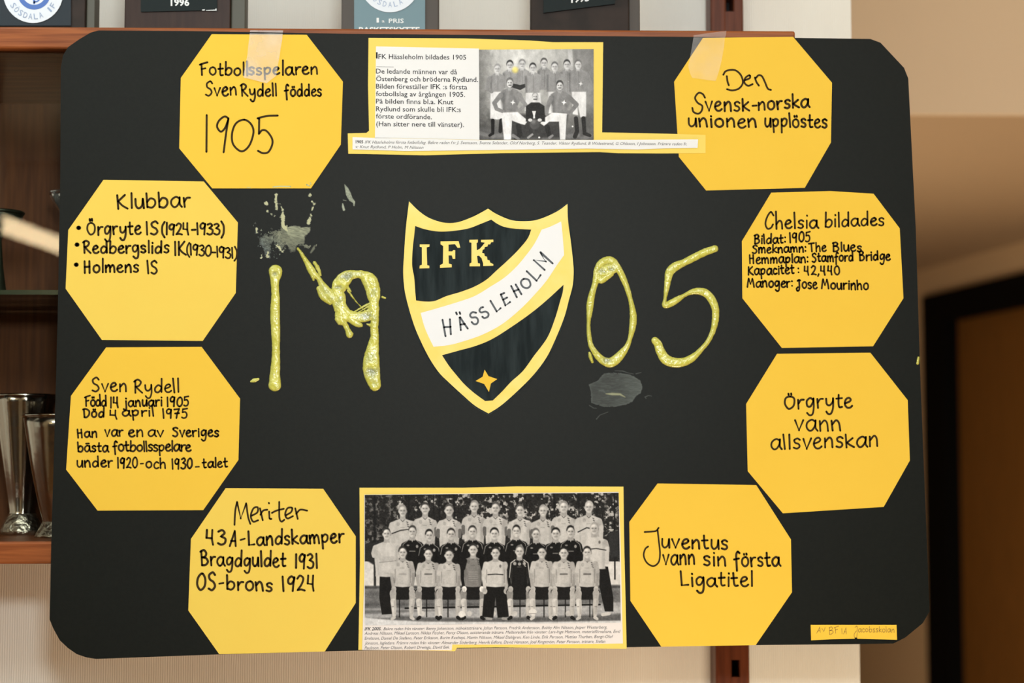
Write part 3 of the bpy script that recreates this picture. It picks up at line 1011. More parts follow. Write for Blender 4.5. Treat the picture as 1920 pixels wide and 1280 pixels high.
def fB(mb):
    W = 3.2
    hand(mb, 'Klubbar', 219, 357, 391, 387, 18.5, 3.4, y, 1.5)
    for a, b in ((147.5, 427), (144.4, 458.5), (143, 496)):
        mb.stroke([(a - .8, b), (a + .8, b)], 8, y, M['ink'])
    hand(mb, 'Örgryte', 163, 264, 440, 439, 16, W, y, 1.5)
    hand(mb, 'IS', 273, 297, 440, 440, 14.5, W, y)
    hand(mb, '(1924-1933)', 303, 420, 440, 440, 15, W, y, 1.6, gap=.1)
    hand(mb, 'Redbergslids', 156, 317, 474, 474, 14, W, y, 1.65)
    hand(mb, 'IK', 326, 349, 479, 478, 16, W, y)
    hand(mb, '(1930-1931)', 350, 444, 477, 485, 13, W - .3, y, 1.7, gap=.05)
    hand(mb, 'Holmens', 157, 260, 511, 510, 14, W, y, 1.75)
    hand(mb, 'IS', 275.5, 296, 513, 513, 14.5, W, y)


lettering(c, fB)
# --- card: born and died
c, y = card([(199, 651), (378, 650), (450, 747), (447, 862), (381, 956), (183, 957), (124, 880), (133, 742)],
            'yellow octagon card with six lines of marker writing, left side', 0)


def fC(mb):
    W = 2.8
    hand(mb, 'Sven', 171.5, 237.7, 734, 733, 15.5, W, y, 1.75)
    hand(mb, 'Rydell', 251, 336, 736, 735, 14.5, W, y, 1.75)
    hand(mb, 'Född', 159, 200, 761, 761, 11.5, W, y, 1.75, gap=.05)
    hand(mb, '14', 206, 224, 764, 764, 13.5, W, y)
    hand(mb, 'januari', 232.5, 304, 762, 761, 11, W, y)
    hand(mb, '1905', 312.5, 354.5, 762, 761, 12, W, y)
    hand(mb, 'Död', 156, 195.6, 782.5, 782, 10.5, W, y, 1.6)
    hand(mb, '4', 206, 223, 785, 785, 11, W, y)
    hand(mb, 'april', 229, 289, 780, 780, 11, W, y)
    hand(mb, '1975', 304.7, 352, 784, 784, 12, W, y)
    hand(mb, 'Han', 145, 182, 820, 819, 11, W, y, 1.6)
    hand(mb, 'var', 196.5, 231, 818, 818, 12, W, y)
    hand(mb, 'en', 241, 268.6, 818, 818, 12, W, y)
    hand(mb, 'av', 277, 307, 818, 818, 12, W, y)
    hand(mb, 'Sveriges', 323, 410, 818, 818, 11.5, W, y, 1.45)
    hand(mb, 'bästa', 146, 203, 847, 847, 11.5, W, y, 1.6)
    hand(mb, 'fotbollsspelare', 212, 358, 846, 845, 12, W, y, 1.6, gap=.1)
    hand(mb, 'under', 144, 211, 875.6, 875, 12, W, y, 1.7)
    hand(mb, '1920', 219.7, 258, 877, 877, 13, W, y)
    mb.stroke([(263.5, 869), (268.6, 868.7)], W, y, M['ink'])
    hand(mb, 'och', 273, 311, 877, 878, 12, W, y, 1.6)
    hand(mb, '1930', 322, 360.5, 879, 878, 13, W, y)
    mb.stroke([(366.6, 875), (373.4, 874.6)], W, y, M['ink'])
    hand(mb, 'talet', 379.5, 426.7, 877, 875, 10.5, W, y, 1.65)


lettering(c, fC)
# --- card: merits
c, y = card([(423, 915), (606, 916), (667, 1005), (667, 1130), (609, 1221), (411, 1226), (353, 1144), (358, 1010)],
            'yellow octagon card with four lines of large writing, bottom left', 0, mt=M['yellow_pale'])


def fD(mb):
    W = 3.4
    s = lambda p: z(p, 5.82, 350, 920)
    for p in ([(522, 370), (530, 220), (550, 120), (550, 120), (590, 300), (590, 300), (650, 135), (650, 135), (670, 280), (695, 360)],
              [(710, 270), (770, 235), (775, 180), (730, 190), (700, 270), (725, 335), (780, 320)],
              [(800, 190), (830, 320)], [(805, 260), (835, 215), (880, 205)], [(900, 225), (905, 300), (925, 305)], [(897, 130), (899, 136)],
              [(1010, 120), (1012, 290), (1035, 335), (1065, 315)], [(930, 240), (980, 215), (1060, 195)],
              [(1085, 265), (1140, 230), (1150, 185), (1100, 190), (1075, 255), (1100, 300), (1160, 275)],
              [(1185, 190), (1212, 305)], [(1195, 250), (1240, 205), (1315, 215)]):
        mb.stroke(smooth_path(s(p)), W, y, M['ink'])
    hand(mb, '43', 386, 424, 1021, 1021, 18, W, y)
    hand(mb, 'A', 430, 444.5, 1023, 1023, 17, W, y)
    mb.stroke([(451, 1012), (459, 1009.5)], W, y, M['ink'])
    hand(mb, 'Landskamper', 465, 644.7, 1022, 1017, 16, W, y, 1.75)
    hand(mb, 'Bragdguldet', 376.6, 535.6, 1060, 1062, 16, W, y, 1.75)
    hand(mb, '1931', 552.7, 596.6, 1065, 1065, 18, W, y)
    hand(mb, 'OS', 368, 405, 1106, 1105, 19.5, W, y)
    mb.stroke([(411, 1094), (419, 1092.5)], W, y, M['ink'])
    hand(mb, 'brons', 424.7, 510.6, 1105, 1108, 16.5, W, y, 1.7)
    hand(mb, '1924', 528.7, 592, 1107, 1107, 18.5, W, y)


lettering(c, fD)
# --- card: union
c, y = card([(1318, 71), (1487, 69), (1560, 155), (1558, 267), (1509, 352), (1324, 357), (1273, 294), (1264, 153)],
            'yellow octagon card at the top right of the poster under the second tape', 0)


def fE(mb):
    s = lambda p: z(p, 5.82, 1260, 80)
    for p in ([(560, 350), (585, 312), (640, 297), (700, 305), (755, 360), (772, 440), (730, 500), (660, 520), (600, 508)],
              [(598, 365), (605, 420), (620, 465)],
              [(795, 410), (850, 385), (845, 355), (800, 385), (790, 435), (830, 470), (880, 452)],
              [(905, 380), (922, 430), (948, 468)], [(915, 385), (945, 355), (980, 365), (1010, 420), (1045, 500), (1080, 515)],
              [(360, 600), (335, 560), (290, 548), (252, 600), (280, 655), (330, 690), (322, 745), (285, 775), (235, 755), (222, 712)]):
        mb.stroke(smooth_path(s(p)), 3.5, y, M['ink'])
    W = 3.3
    hand(mb, 'vensk', 1323, 1405, 208, 207, 17.5, W, y, 1.3)
    hand(mb, '-', 1410, 1420, 208, 208, 17, W, y)
    hand(mb, 'norska', 1421, 1517, 207, 201, 16, W, y, 1.7)
    hand(mb, 'unionen', 1290, 1419, 237, 239, 16, W, y, 1.5)
    hand(mb, 'upplöstes', 1433.5, 1551, 238, 239, 15.5, W, y, 1.7)


lettering(c, fE)
# --- card: club founded
c, y = card([(1446, 361), (1557, 358), (1638, 363), (1687, 428), (1694, 559), (1637, 649), (1466, 652), (1392, 559), (1391, 452)],
            'yellow octagon card with six tight lines of writing, right side', 0)


def fF(mb):
    W = 2.7
    hand(mb, 'Chelsia', 1433.5, 1533.5, 429, 427, 15, W + .2, y, 2.0)
    hand(mb, 'bildades', 1546.6, 1658, 426, 422, 14.5, W + .2, y, 1.85)
    hand(mb, 'Bildat:', 1413.8, 1473.6, 457, 455, 10.5, W, y, 1.65)
    hand(mb, '1905', 1480, 1519.6, 455, 452, 12, W, y)
    hand(mb, 'Smeknamn:', 1409.7, 1512, 475, 472, 10, W, y, 1.5)
    hand(mb, 'The', 1517, 1549, 472, 471, 11, W, y, 1.5)
    hand(mb, 'Blues', 1561, 1615.5, 471, 471, 11, W, y, 1.55)
    hand(mb, 'Hemmaplan:', 1404.8, 1516, 494, 492, 11, W, y, 1.5)
    hand(mb, 'Stamford', 1522, 1600, 491, 489, 11, W, y, 1.55)
    hand(mb, 'Bridge', 1611, 1669, 488, 487, 11, W, y, 1.55)
    hand(mb, 'Kapacitet', 1402, 1489, 515.5, 513, 11, W, y, 1.5)
    hand(mb, ':', 1496, 1499, 512, 512, 10, W, y)
    hand(mb, '42,440', 1508, 1575, 515, 515, 11, W, y)
    hand(mb, 'Manoger:', 1400.7, 1486.8, 538, 538, 11, W, y, 1.5)
    hand(mb, 'Jose', 1493, 1532, 540, 541, 11.5, W, y, 1.5)
    hand(mb, 'Mourinho', 1540, 1628.6, 541, 543, 11.5, W, y, 1.5)


lettering(c, fF)
# --- card: league winner
c, y = card([(1457, 663), (1632, 661), (1702, 750), (1706, 863), (1657, 950), (1468, 962), (1402, 883), (1399, 757)],
            'yellow octagon card, lowest of the three down the right side', 0)


def fG(mb):
    W = 3.1
    hand(mb, 'Örgryte', 1470, 1598, 766, 764, 18.5, W, y, 1.35)
    hand(mb, 'vann', 1490, 1577.5, 807, 808, 20, W, y)
    hand(mb, 'allsvenskan', 1445, 1646.7, 843, 836, 19, W, y, 1.35)


lettering(c, fG)
# --- card: first title
c, y = card([(1233, 906), (1418, 909), (1483, 1011), (1485, 1110), (1417, 1209), (1240, 1212), (1182, 1126), (1180, 978)],
            'yellow octagon card with three lines, bottom right of the poster', 0)


def fH(mb):
    W = 3.2
    s = lambda p: z(p, 6.0, 1180, 970)
    for p in ([(172, 162), (240, 158), (300, 150), (330, 115)], [(318, 140), (330, 250), (345, 400), (330, 500), (270, 545), (200, 510), (162, 430), (178, 355), (212, 325)]):
        mb.stroke(smooth_path(s(p)), W, y, M['ink'])
    hand(mb, 'uventus', 1240, 1365, 1026, 1029, 17, W, y, 1.6)
    hand(mb, 'vann', 1243, 1303, 1058, 1057, 18, W, y)
    hand(mb, 'sin', 1319, 1361.7, 1059, 1060, 17, W, y)
    hand(mb, 'första', 1376.7, 1462.5, 1062, 1060, 17, W, y, 1.6)
    hand(mb, 'Ligatitel', 1275.8, 1411.7, 1098, 1099, 17, W, y, 1.65)


lettering(c, fH)
# --- small name tag
c, y = card([(1520, 1171), (1681, 1171), (1682, 1199), (1604, 1197), (1560, 1198), (1521, 1200)], 'small yellow strip with faint pencil writing', 0, 'name_strip')


def fT(mb):
    hand(mb, 'Av', 1531, 1548, 1187, 1183, 6.5, .9, y, mt=M['pencil'])
    hand(mb, 'BF', 1554, 1573, 1189, 1186, 8, .9, y, mt=M['pencil'])
    hand(mb, '1A', 1578, 1588, 1188, 1188, 7, .9, y, mt=M['pencil'])
    mb.stroke(smooth_path([(1603, 1176), (1607, 1174), (1607, 1190), (1605, 1196), (1602, 1194), (1602, 1188), (1606, 1182)]), .9, y, M['pencil'])
    hand(mb, 'acobsskolan', 1609, 1677, 1184.5, 1185, 6.5, .9, y, mt=M['pencil'])
    mb.stroke(smooth_path([(1603.5, 1196), (1606.5, 1196)]), 2.2, y, M['ink'])


lettering(c, fT)

# ------------------------------------------------------------------ crest
mb = MB()
OUT = [(767, 377.5), (785, 395), (802, 407), (822.5, 415), (841, 418), (860, 416), (882.5, 408), (899, 400), (915, 391), (929, 400), (946, 408),
       (961, 413), (980, 414.5), (1002.5, 413), (1025, 405.6), (1047.5, 394.4), (1064, 382), (1065, 413), (1070, 450.6), (1073.7, 482.5),
       (1075.6, 508.7), (1073.7, 535), (1066.5, 563), (1057.5, 596), (1041, 636.6), (1024, 671), (999, 704), (968, 735), (938.7, 760.5), (916, 775),
       (891, 760.5), (867.6, 740.5), (842, 717), (822, 696.7), (802, 665.7), (782, 623.8), (771, 592.8), (762, 560), (758, 538.7), (756, 508.7),
       (757.8, 475), (760.6, 432), (764.4, 398)]


def outset(pts, d):
    pts = ccw(pts); n = len(pts); out = []
    for i in range(n):
        a, b, c2 = (np.array(pts[k % n], float) for k in (i - 1, i, i + 1))
        e1 = (b - a) / np.linalg.norm(b - a); e2 = (c2 - b) / np.linalg.norm(c2 - b)
        nn = np.array([e1[1] + e2[1], -e1[0] - e2[0]]); L = np.linalg.norm(nn)
        nn = nn / L
        cs = max(0.62, nn @ np.array([e1[1], -e1[0]]))
        out.append(tuple(b + nn * d / cs))
    return out


def soften(pts, corners):
    q = []
    for p in list(pts) + [pts[0]]:
        q.append(p)
        if p in corners: q.append(p)
    if q[0] == q[1]: q = q[1:]
    if q[-1] == q[-2]: q = q[:-1]
    o = smooth_path(q, 3.0)
    res = [tuple(o[0])]
    for a in o[1:]:
        if math.hypot(a[0] - res[-1][0], a[1] - res[-1][1]) > 0.4: res.append(tuple(a))
    if math.hypot(res[0][0] - res[-1][0], res[0][1] - res[-1][1]) < 0.4: res.pop()
    return res


OUT = soften(OUT, [(767, 377.5), (915, 391), (1064, 382), (916, 775)])
ring = outset(OUT, 3.0)
mb.sheet(ring, BF, BF - 0.0006, M['crest_black'], M['crest_white'])
crest = mb.build('crest', poster)
crest['label'] = 'hand-drawn black, yellow and white shield crest in the middle'
yc = BF - 0.0006
mb = MB(); mb.flat(OUT, yc - 0.00012, M['crest_yellow']); mb.build('yellow_border', crest)
y2 = yc - 0.00024
TOPF = [(778.4, 423.4), (794.4, 429), (813, 432.8), (830, 434), (852.5, 432.4), (878.7, 428), (901, 419.7), (921, 411.6), (933, 419.7), (946, 425.3),
        (965, 428.5), (996, 430.4), (989.3, 446.9), (972.5, 467.5), (951.9, 488), (931, 506.9), (912.5, 523.7), (890, 536.9), (863.7, 547), (837.5, 554.7),
        (815, 564), (796, 565), (780, 563), (778.4, 544.4), (776.6, 520), (772.8, 497.5), (773.7, 467.5), (776.6, 441)]
LOWF = [(828.8, 665.7), (858.5, 657.5), (891.3, 648.4), (922.3, 635.6), (958.7, 612.9), (995, 587.3), (1024, 563.6), (1056.8, 533.5), (1055, 548),
        (1050, 565.5), (1040.8, 596.5), (1026, 633), (1000.7, 667.5), (980.6, 695), (958.7, 715), (942, 733), (924, 750.5), (909.5, 751.4),
        (889.5, 736.8), (871, 720.4), (856.7, 704), (842, 685.8)]
BAND = [(788.7, 586.5), (818.7, 578), (856, 566.8), (890, 554.7), (920, 536.9), (946, 520), (968.7, 499.4), (987.5, 476.9), (1002.5, 456),
        (1015.6, 430.4), (1032.5, 424.4), (1052, 415), (1054, 431.9), (1056, 454.4), (1057.8, 477.8), (1043.7, 497.5), (1025, 525.6), (1002.5, 551.9),
        (975, 580), (940.5, 608), (904, 627.4), (867.6, 640), (842, 646.6), (813, 650), (802, 627.4), (794.7, 609)]
TOPF = soften(TOPF, [(778.4, 423.4), (921, 411.6), (996, 430.4), (780, 563)])
LOWF = soften(LOWF, [(828.8, 665.7), (1056.8, 533.5), (924, 750.5), (909.5, 751.4)])
BAND = soften(BAND, [(788.7, 586.5), (1015.6, 430.4), (1052, 415), (1057.8, 477.8), (813, 650)])
mb = MB(); mb.flat(TOPF, y2, M['crest_black']); mb.build('black_field', crest)
mb = MB(); mb.flat(LOWF, y2, M['crest_black']); mb.build('black_field', crest)
mb = MB(); mb.flat(BAND, y2, M['crest_white']); mb.build('white_band', crest)
y3 = y2 - 0.00012
mb = MB()
mb.flat([(908.6, 692.7), (916, 704.9), (932.3, 710.4), (920.5, 718.6), (916.8, 734.6), (910.4, 724), (907.7, 719.5), (891.8, 714), (905, 705.8)], y3, M['yellow'])
mb.build('star', crest)
mb = MB()
for p in ([(787, 458), (805.5, 458), (805, 462.5), (800, 463.5), (801, 497), (805, 498), (805, 502.5), (786.5, 503), (787, 498), (791, 496), (791, 463.5), (787, 462.5)],
          [(826, 452.5), (860, 452), (863, 464), (858, 464.5), (853, 457.5), (841, 458.5), (841, 471), (848, 471), (850, 468.5), (853.5, 469), (853.5, 485),
           (849, 485), (847, 478.5), (841, 478.5), (841.5, 494), (847, 495.5), (847, 501), (825, 502), (825, 497), (830.5, 494), (831, 461), (826, 458)],
          [(880, 449.5), (896, 449), (896, 454), (893.5, 456), (894, 469), (900, 466), (905, 460), (909, 455), (902, 453.5), (902, 449.5), (925, 449), (925, 453.5),
           (921, 454), (919, 458), (915, 458), (914, 462), (909, 463), (908, 467), (905, 468), (904, 474), (908, 475), (909, 480), (913, 481), (914, 487),
           (918, 488), (919, 492), (925, 495), (925, 498), (906, 498.5), (906, 494), (903, 484), (898, 479), (894.5, 480), (896, 493), (900, 494), (900, 499),
           (880.5, 499), (880.5, 494), (884, 492), (884, 455), (880, 454)]):
    mb.flat(p, y3, M['crest_yellow'])
mb.build('letters', crest)
mb = MB()
a6 = lambda p: z(p, 5.486, 740, 560)
a5 = lambda p: z(p, 5.334, 740, 370)
for f_, L in ((a6, [[(492, 215), (523, 385)], [(568, 210), (578, 365)], [(510, 292), (576, 288)],
                    [(632, 140), (640, 160)], [(668, 138), (674, 156)], [(668, 192), (680, 322)], [(674, 190), (712, 250), (752, 306)], [(678, 265), (722, 258)],
                    [(838, 143), (800, 138), (776, 165), (792, 192), (838, 192), (858, 222), (846, 256), (815, 260), (792, 238)],
                    [(910, 86), (888, 92), (872, 120), (890, 140), (935, 132), (964, 152), (958, 184), (922, 198), (902, 184)],
                    [(985, 20), (1050, 130), (1050, 130), (1090, 96)]]),
              (a5, [[(1062, 970), (1108, 1080), (1108, 1080), (1155, 1045)], [(1062, 970), (1096, 955)], [(1085, 1022), (1125, 1000)],
                    [(1165, 885), (1222, 998)], [(1210, 870), (1268, 968)], [(1192, 938), (1238, 920)],
                    [(1290, 815), (1262, 850), (1285, 895), (1330, 905), (1358, 875), (1340, 825), (1290, 815)],
                    [(1320, 737), (1420, 833), (1420, 833), (1460, 775)],
                    [(1500, 725), (1392, 627), (1392, 627), (1512, 640), (1512, 640), (1457, 548), (1457, 548), (1580, 660)]])):
    for st in L: mb.stroke(smooth_path(f_(st)), 3.6, y3, M['crest_ink'])
# small white glints of bare paper round the edge
mb.build('band_lettering', crest)

# ------------------------------------------------------------------ top clipping with old team picture
mb = MB()
mb.sheet([(691, 71), (873, 72), (995, 76), (1037, 79), (1131, 79), (1129, 248), (1267, 251), (1323, 253), (1323, 287), (1240, 287.5), (1159, 287), (1123, 285),
          (940, 287), (797, 291), (653, 288), (652, 250), (687, 249), (692, 245), (690, 160)], BF - 0.0004, BF - 0.0008, M['mount'])
mount = mb.build('clipping_mount', poster); mount['label'] = 'yellow paper mount holding the oldest team picture, top centre'
ys = BF - 0.0011
mb = MB(); mb.sheet([(705, 87), (898, 91), (899, 262), (703, 258)], BF - 0.0008, ys, M['paper'])
yt = ys - 0.00012
mb.flat([(705, 98), (708, 98), (708, 109), (705, 109)], yt, M['print'])
for s_, xa, xb, yy in (('IFK Hässleholm bildades 1905', 706, 874, 111.3), ('De ledande männen var då', 705, 857, 138.7), ('Östenberg och bröderna Rydlund.', 705, 896.3, 153),
                       ('Bilden föreställer IFK :s första', 705, 876, 167), ('fotbollslag av årgången 1905.', 705, 872, 181), ('På bilden finns bl.a. Knut', 705, 850, 195),
                       ('Rydlund som skulle bli IFK:s', 705, 864, 209.4), ('förste ordförande.', 705, 809.6, 223), ('(Han sitter nere till vänster).', 705.5, 870, 237.4)):
    text_mb(mb, s_, xa, xb, yy - 1, yy + 0.5, yt, M['print'], cap=9.6, bold=0.006)
mb.stroke([(706, 125), (738, 125.6)], .8, yt, M['print_grey'])
mb.stroke([(703.5, 258.4), (735, 259.5)], .8, yt, M['print_grey'])
o = mb.build('text_sheet', mount); o['label'] = 'white printed text sheet'

cv = Canvas(890, 85, 1122, 270, 2.0)
X, Y = cv.X, cv.Y
bg = 0.62 + 0.22 * np.exp(-((X - 975) ** 2 + (Y - 110) ** 2) / 3800) - 0.25 * np.clip((Y - 190) / 70, 0, 1) - 0.12 * np.clip((X - 1060) / 60, 0, 1) - 0.22 * np.clip((930 - X) / 40, 0, 1)
bg += 0.16 * (fnoise(X, Y, 22, 3) - .5) + 0.10 * (fnoise(X, Y, 5, 9) - .5) * (X < 925)
cv.C[:] = bg[..., None] * np.array([1, 1, .985])
cv.poly([(1064, 92), (1073, 92), (1075, 130), (1068, 140)], .80, .7, 3)
cv.poly([(1075, 92), (1114, 92), (1114, 200), (1078, 150)], .50, .6, 5)
cv.poly([(898, 240), (1114, 240), (1114, 264), (898, 264)], .40, .8, 6)
for k in range(9): cv.chain([(900 + k * 24, 250 + 5 * (k % 3), 4), (916 + k * 24, 254, 3)], .55, .5, 3)


def man(hx, hy, sh, wt, hip, foot, shirt, star=None, hair=.22, mous=False, front=False, black=False):
    """standing or kneeling player of the old picture"""
    if foot:
        cv.chain([(hx - 5, hip, 6), (hx - 6, foot - 18, 4)], .87); cv.chain([(hx + 6, hip, 6), (hx + 7, foot - 18, 4)], .86)
        cv.chain([(hx - 6, foot - 14, 3.2), (hx - 6.5, foot, 2.6), (hx - 10, foot + 1, 2)], .17); cv.chain([(hx + 7, foot - 14, 3.2), (hx + 7, foot, 2.6), (hx + 11, foot + 1, 2)], .17)
    cv.poly([(hx - 4, hy + 8), (hx + 4, hy + 8), (hx + sh, hy + 14), (hx + sh + 1, hy + 22), (hx + wt, hip), (hx - wt, hip), (hx - sh - 1, hy + 22), (hx - sh, hy + 14)], shirt, 1, 1.6)
    cv.poly([(hx - sh, hy + 15), (hx - sh + 4, hy + 15), (hx - wt + 1, hip), (hx - wt - 2, hip)], shirt * .72, .7, 3)
    cv.chain([(hx + 1, hy + 14, .5), (hx + 1, hip - 4, .5)], shirt * .75, .6)
    cv.poly([(hx - 4, hy + 7), (hx + 4, hy + 7), (hx + 2, hy + 13), (hx, hy + 11), (hx - 3, hy + 13)], shirt * 1.3, .9)
    cv.ell(hx, hy - 2, 6.6, 8.0, hair, 1, 0, 1.4)
    cv.ell(hx, hy + 1.4, 5.9, 7.6, .82, 1, 0, 1.4)
    cv.ell(hx + 3, hy + 2, 2.6, 5.5, .66, .6, 0, 2)
    cv.ell(hx - 2.3, hy, 1.9, 1.2, .5, .8, 0, 1.8); cv.ell(hx + 2.3, hy, 1.9, 1.2, .5, .8, 0, 1.8)
    cv.chain([(hx, hy + .5, .4), (hx + .3, hy + 2.6, .5)], .6, .7)
    cv.chain([(hx - 1.6, hy + 4.3, .8 if mous else .45), (hx + 1.8, hy + 4.3, .8 if mous else .45)], .25 if mous else .45, .9)
    if star: st(*star)


def st(x, y, r=4.2):
    pts = []
    for k in range(8):
        a = math.pi / 4 * k - math.pi / 2 + .15; rr = r if k % 2 == 0 else r * .38
        pts.append((x + rr * math.cos(a), y + rr * math.sin(a)))
    cv.poly(pts, .93)


man(979, 120, 13, 11, 165, 0, .60, hair=.55); man(1020, 118, 12, 10, 168, 0, .56, hair=.35); man(1063, 121, 12, 10, 176, 0, .56, (1068, 153, 3), hair=.28)
man(956, 122, 13, 11, 165, 0, .60, hair=.25)
cv.chain([(960, 160, 4), (975, 164, 4.5), (985, 160, 3)], .22)
man(932.5, 129, 14, 11, 172, 0, .58, hair=.62)
cv.poly([(920, 172), (944, 172), (946, 222), (932, 224), (919, 222)], .88, 1, 2); cv.chain([(924, 226, 3.5), (924, 250, 2.8), (918, 254, 2.4)], .15)
cv.chain([(940, 226, 4), (938, 246, 3.5)], .17)
cv.chain([(918, 147, 4), (913, 165, 3.5), (922, 172, 3)], .55)
man(1040, 125, 15, 13, 172, 0, .58, hair=.45); cv.poly([(1028, 172), (1055, 172), (1056, 215), (1028, 214)], .86, 1, 2)
man(1084, 121, 18, 15, 172, 0, .56, (1089, 157, 4.5), hair=.45)
cv.chain([(1101, 142, 5), (1107, 160, 4), (1101, 172, 3.5)], .55)
cv.poly([(1072, 172), (1099, 172), (1099, 218), (1088, 220), (1082, 190), (1084, 216), (1074, 214)], .88, 1, 2)
cv.chain([(1080, 222, 4), (1082, 246, 4), (1078, 256, 4)], .2); cv.chain([(1094, 222, 4), (1096, 250, 3.5), (1106, 254, 3)], .2)
man(999, 127, 15, 12, 174, 0, .60, hair=.25); cv.poly([(986, 174), (1013, 174), (1016, 208), (984, 208)], .85, 1, 2)
cv.poly([(955, 214), (1065, 214), (1058, 258), (962, 260)], .22, .8, 6)
# kneeling pair
for hx, hy, sx, flip in ((956, 155, 961.5, 1), (1049.6, 160, 1057.5, 1)):
    cv.poly([(hx - 5, hy + 10), (hx + 6, hy + 10), (hx + 14, hy + 14), (hx + 20, hy + 20), (hx + 19, hy + 34), (hx + 14, hy + 44), (hx + 16, hy + 55), (hx, hy + 58), (hx - 13, hy + 55), (hx - 13, hy + 40), (hx - 19, hy + 28), (hx - 17, hy + 17), (hx - 11, hy + 13)], .52, 1, 2)
    cv.chain([(hx + 8, hy + 26, 1), (hx + 13, hy + 40, 1)], .40, .6, 4); cv.chain([(hx - 4, hy + 50, 1), (hx + 9, hy + 52, 1)], .40, .6, 4); cv.chain([(hx - 2, hy + 18, 2), (hx - 6, hy + 34, 2)], .62, .5, 5)
    cv.poly([(hx - 19, hy + 20), (hx - 10, hy + 20), (hx - 9, hy + 54), (hx - 14, hy + 54)], .40, .6, 4)
    st(sx, 192, 5.2)
    cv.poly([(hx - 5, hy + 9), (hx + 6, hy + 9), (hx + 2, hy + 15), (hx - 3, hy + 15)], .62)
    cv.ell(hx, hy - 2, 6.8, 8.2, .30 if hx > 1000 else .45); cv.ell(hx, hy + 1.5, 5.7, 7.3, .84); cv.ell(hx + 3.4, hy + 2, 2.4, 5.6, .62, .6, 0, 2)
    for e in (-2.6, 2): cv.chain([(hx + e - .8, hy, .7), (hx + e + .8, hy, .7)], .3, .85)
    cv.chain([(hx - 2, hy + 4.8, .9), (hx + 2.2, hy + 4.8, .9)], .3, .9)
cv.chain([(939, 178, 4.5), (927, 193, 4), (931, 204, 3.6), (943, 209, 3.2)], .52)
cv.chain([(974, 178, 4.5), (980, 190, 4), (986, 196, 3), (972, 208, 2.6)], .55)
cv.chain([(1033, 184, 4.5), (1027, 200, 3.6), (1025, 214, 3)], .52)
cv.chain([(1066, 182, 5), (1081, 196, 4.2), (1072, 208, 3.4), (1062, 213, 3)], .50)
cv.poly([(943, 211), (971, 210), (980, 218), (990, 226), (984, 234), (975, 232), (960, 226), (958, 262), (945, 262), (941, 225)], .90, 1, 1.6)
cv.poly([(1036, 211), (1063, 213), (1062, 225), (1060, 262), (1050, 262), (1048, 228), (1030, 228), (1020, 236), (1013, 231), (1022, 220)], .90, 1, 1.6)
cv.chain([(972, 236, 5), (975, 252, 4.5), (968, 260, 4)], .20); cv.chain([(1026, 238, 5), (1030, 255, 4)], .20)
cv.chain([(962, 254, 3), (972, 260, 2.5)], .5); cv.chain([(990, 258, 2), (998, 252, 2)], .6); cv.chain([(1030, 258, 2.5), (1036, 254, 2)], .55)
# seated man with cup and ball
cv.poly([(996, 192), (1011, 192), (1021, 199), (1022, 228), (986, 228), (986, 199)], .20, 1, 1.6)
cv.ell(1003.5, 180, 6, 7.2, .62); cv.ell(1003.5, 182, 5.2, 7.2, .82); cv.ell(1006.4, 183, 2.2, 5.2, .58, .6, 0, 2)
for e in (-2.2, 2): cv.chain([(1003.5 + e - .7, 181, .6), (1003.5 + e + .7, 181, .6)], .3, .85)
cv.chain([(1001, 186, 1), (1006, 186, 1)], .3)
cv.poly([(997.5, 208), (1005, 208), (1003, 217), (1003.5, 222), (999.5, 222), (1000, 217)], .88)
cv.ell(1002.5, 233, 9.5, 9.5, .34); cv.ell(1000, 228, 4, 4, .55, .7, 0, 5)
cv.ell(994, 225, 4, 3, .82); cv.ell(1012, 225, 4, 3, .80)
cv.ell(1011, 257.5, 1.8, 1.6, .95); cv.ell(1073.6, 237, 1.5, 1.5, .97)
cv.ell(966, 131, 5.5, 5.5, (.93, .86, .45), .8, 0, 5)
cv.C = np.clip(cv.C * (1 + .22 * (fnoise(cv.X, cv.Y * .6, 7, 31) - .5))[..., None] + 0.05 * (fnoise(cv.X, cv.Y, 1.2, 44, 1)[..., None] - .5), 0, 1)
quad_print('team_photograph', cv, [(898, 93), (1113, 92), (1113, 262), (899, 262)], BF - 0.0013, M['photo'], mount, 380, 300)['label'] = 'old black and white team picture, men with a star on their shirts'
mb = MB(); yk = BF - 0.0015
mb.sheet([(661, 257), (703, 258.5), (900, 262.5), (1113, 262.2), (1309, 261.3), (1308, 277), (1250, 278), (1195, 280), (1100, 278.5), (860, 282), (760, 283), (661, 280)], BF - 0.0013, yk, M['paper'])
text_mb(mb, '1905', 667, 681, 268.5, 268.6, yk - .0001, M['print'], bold=.02, cap=6)
text_mb(mb, 'IFK Hässleholms första fotbollslag. Bakre raden f.v: J. Svensson, Svante Selander, Olof Norberg, S. Teander, Viktor Rydlund, B Widestrand, G Ohlsson, I Johnsson. Främre raden fr.',
        684, 1288, 269, 272.5, yk - .0001, M['print_grey'], shear=.3, cap=6)
text_mb(mb, 'v: Knut Rydlund, P Holm, M Nilsson', 667, 794, 277.5, 279, yk - .0001, M['print_grey'], shear=.3, cap=5.8)
o = mb.build('caption_strip', mount); o['label'] = 'narrow white caption strip'

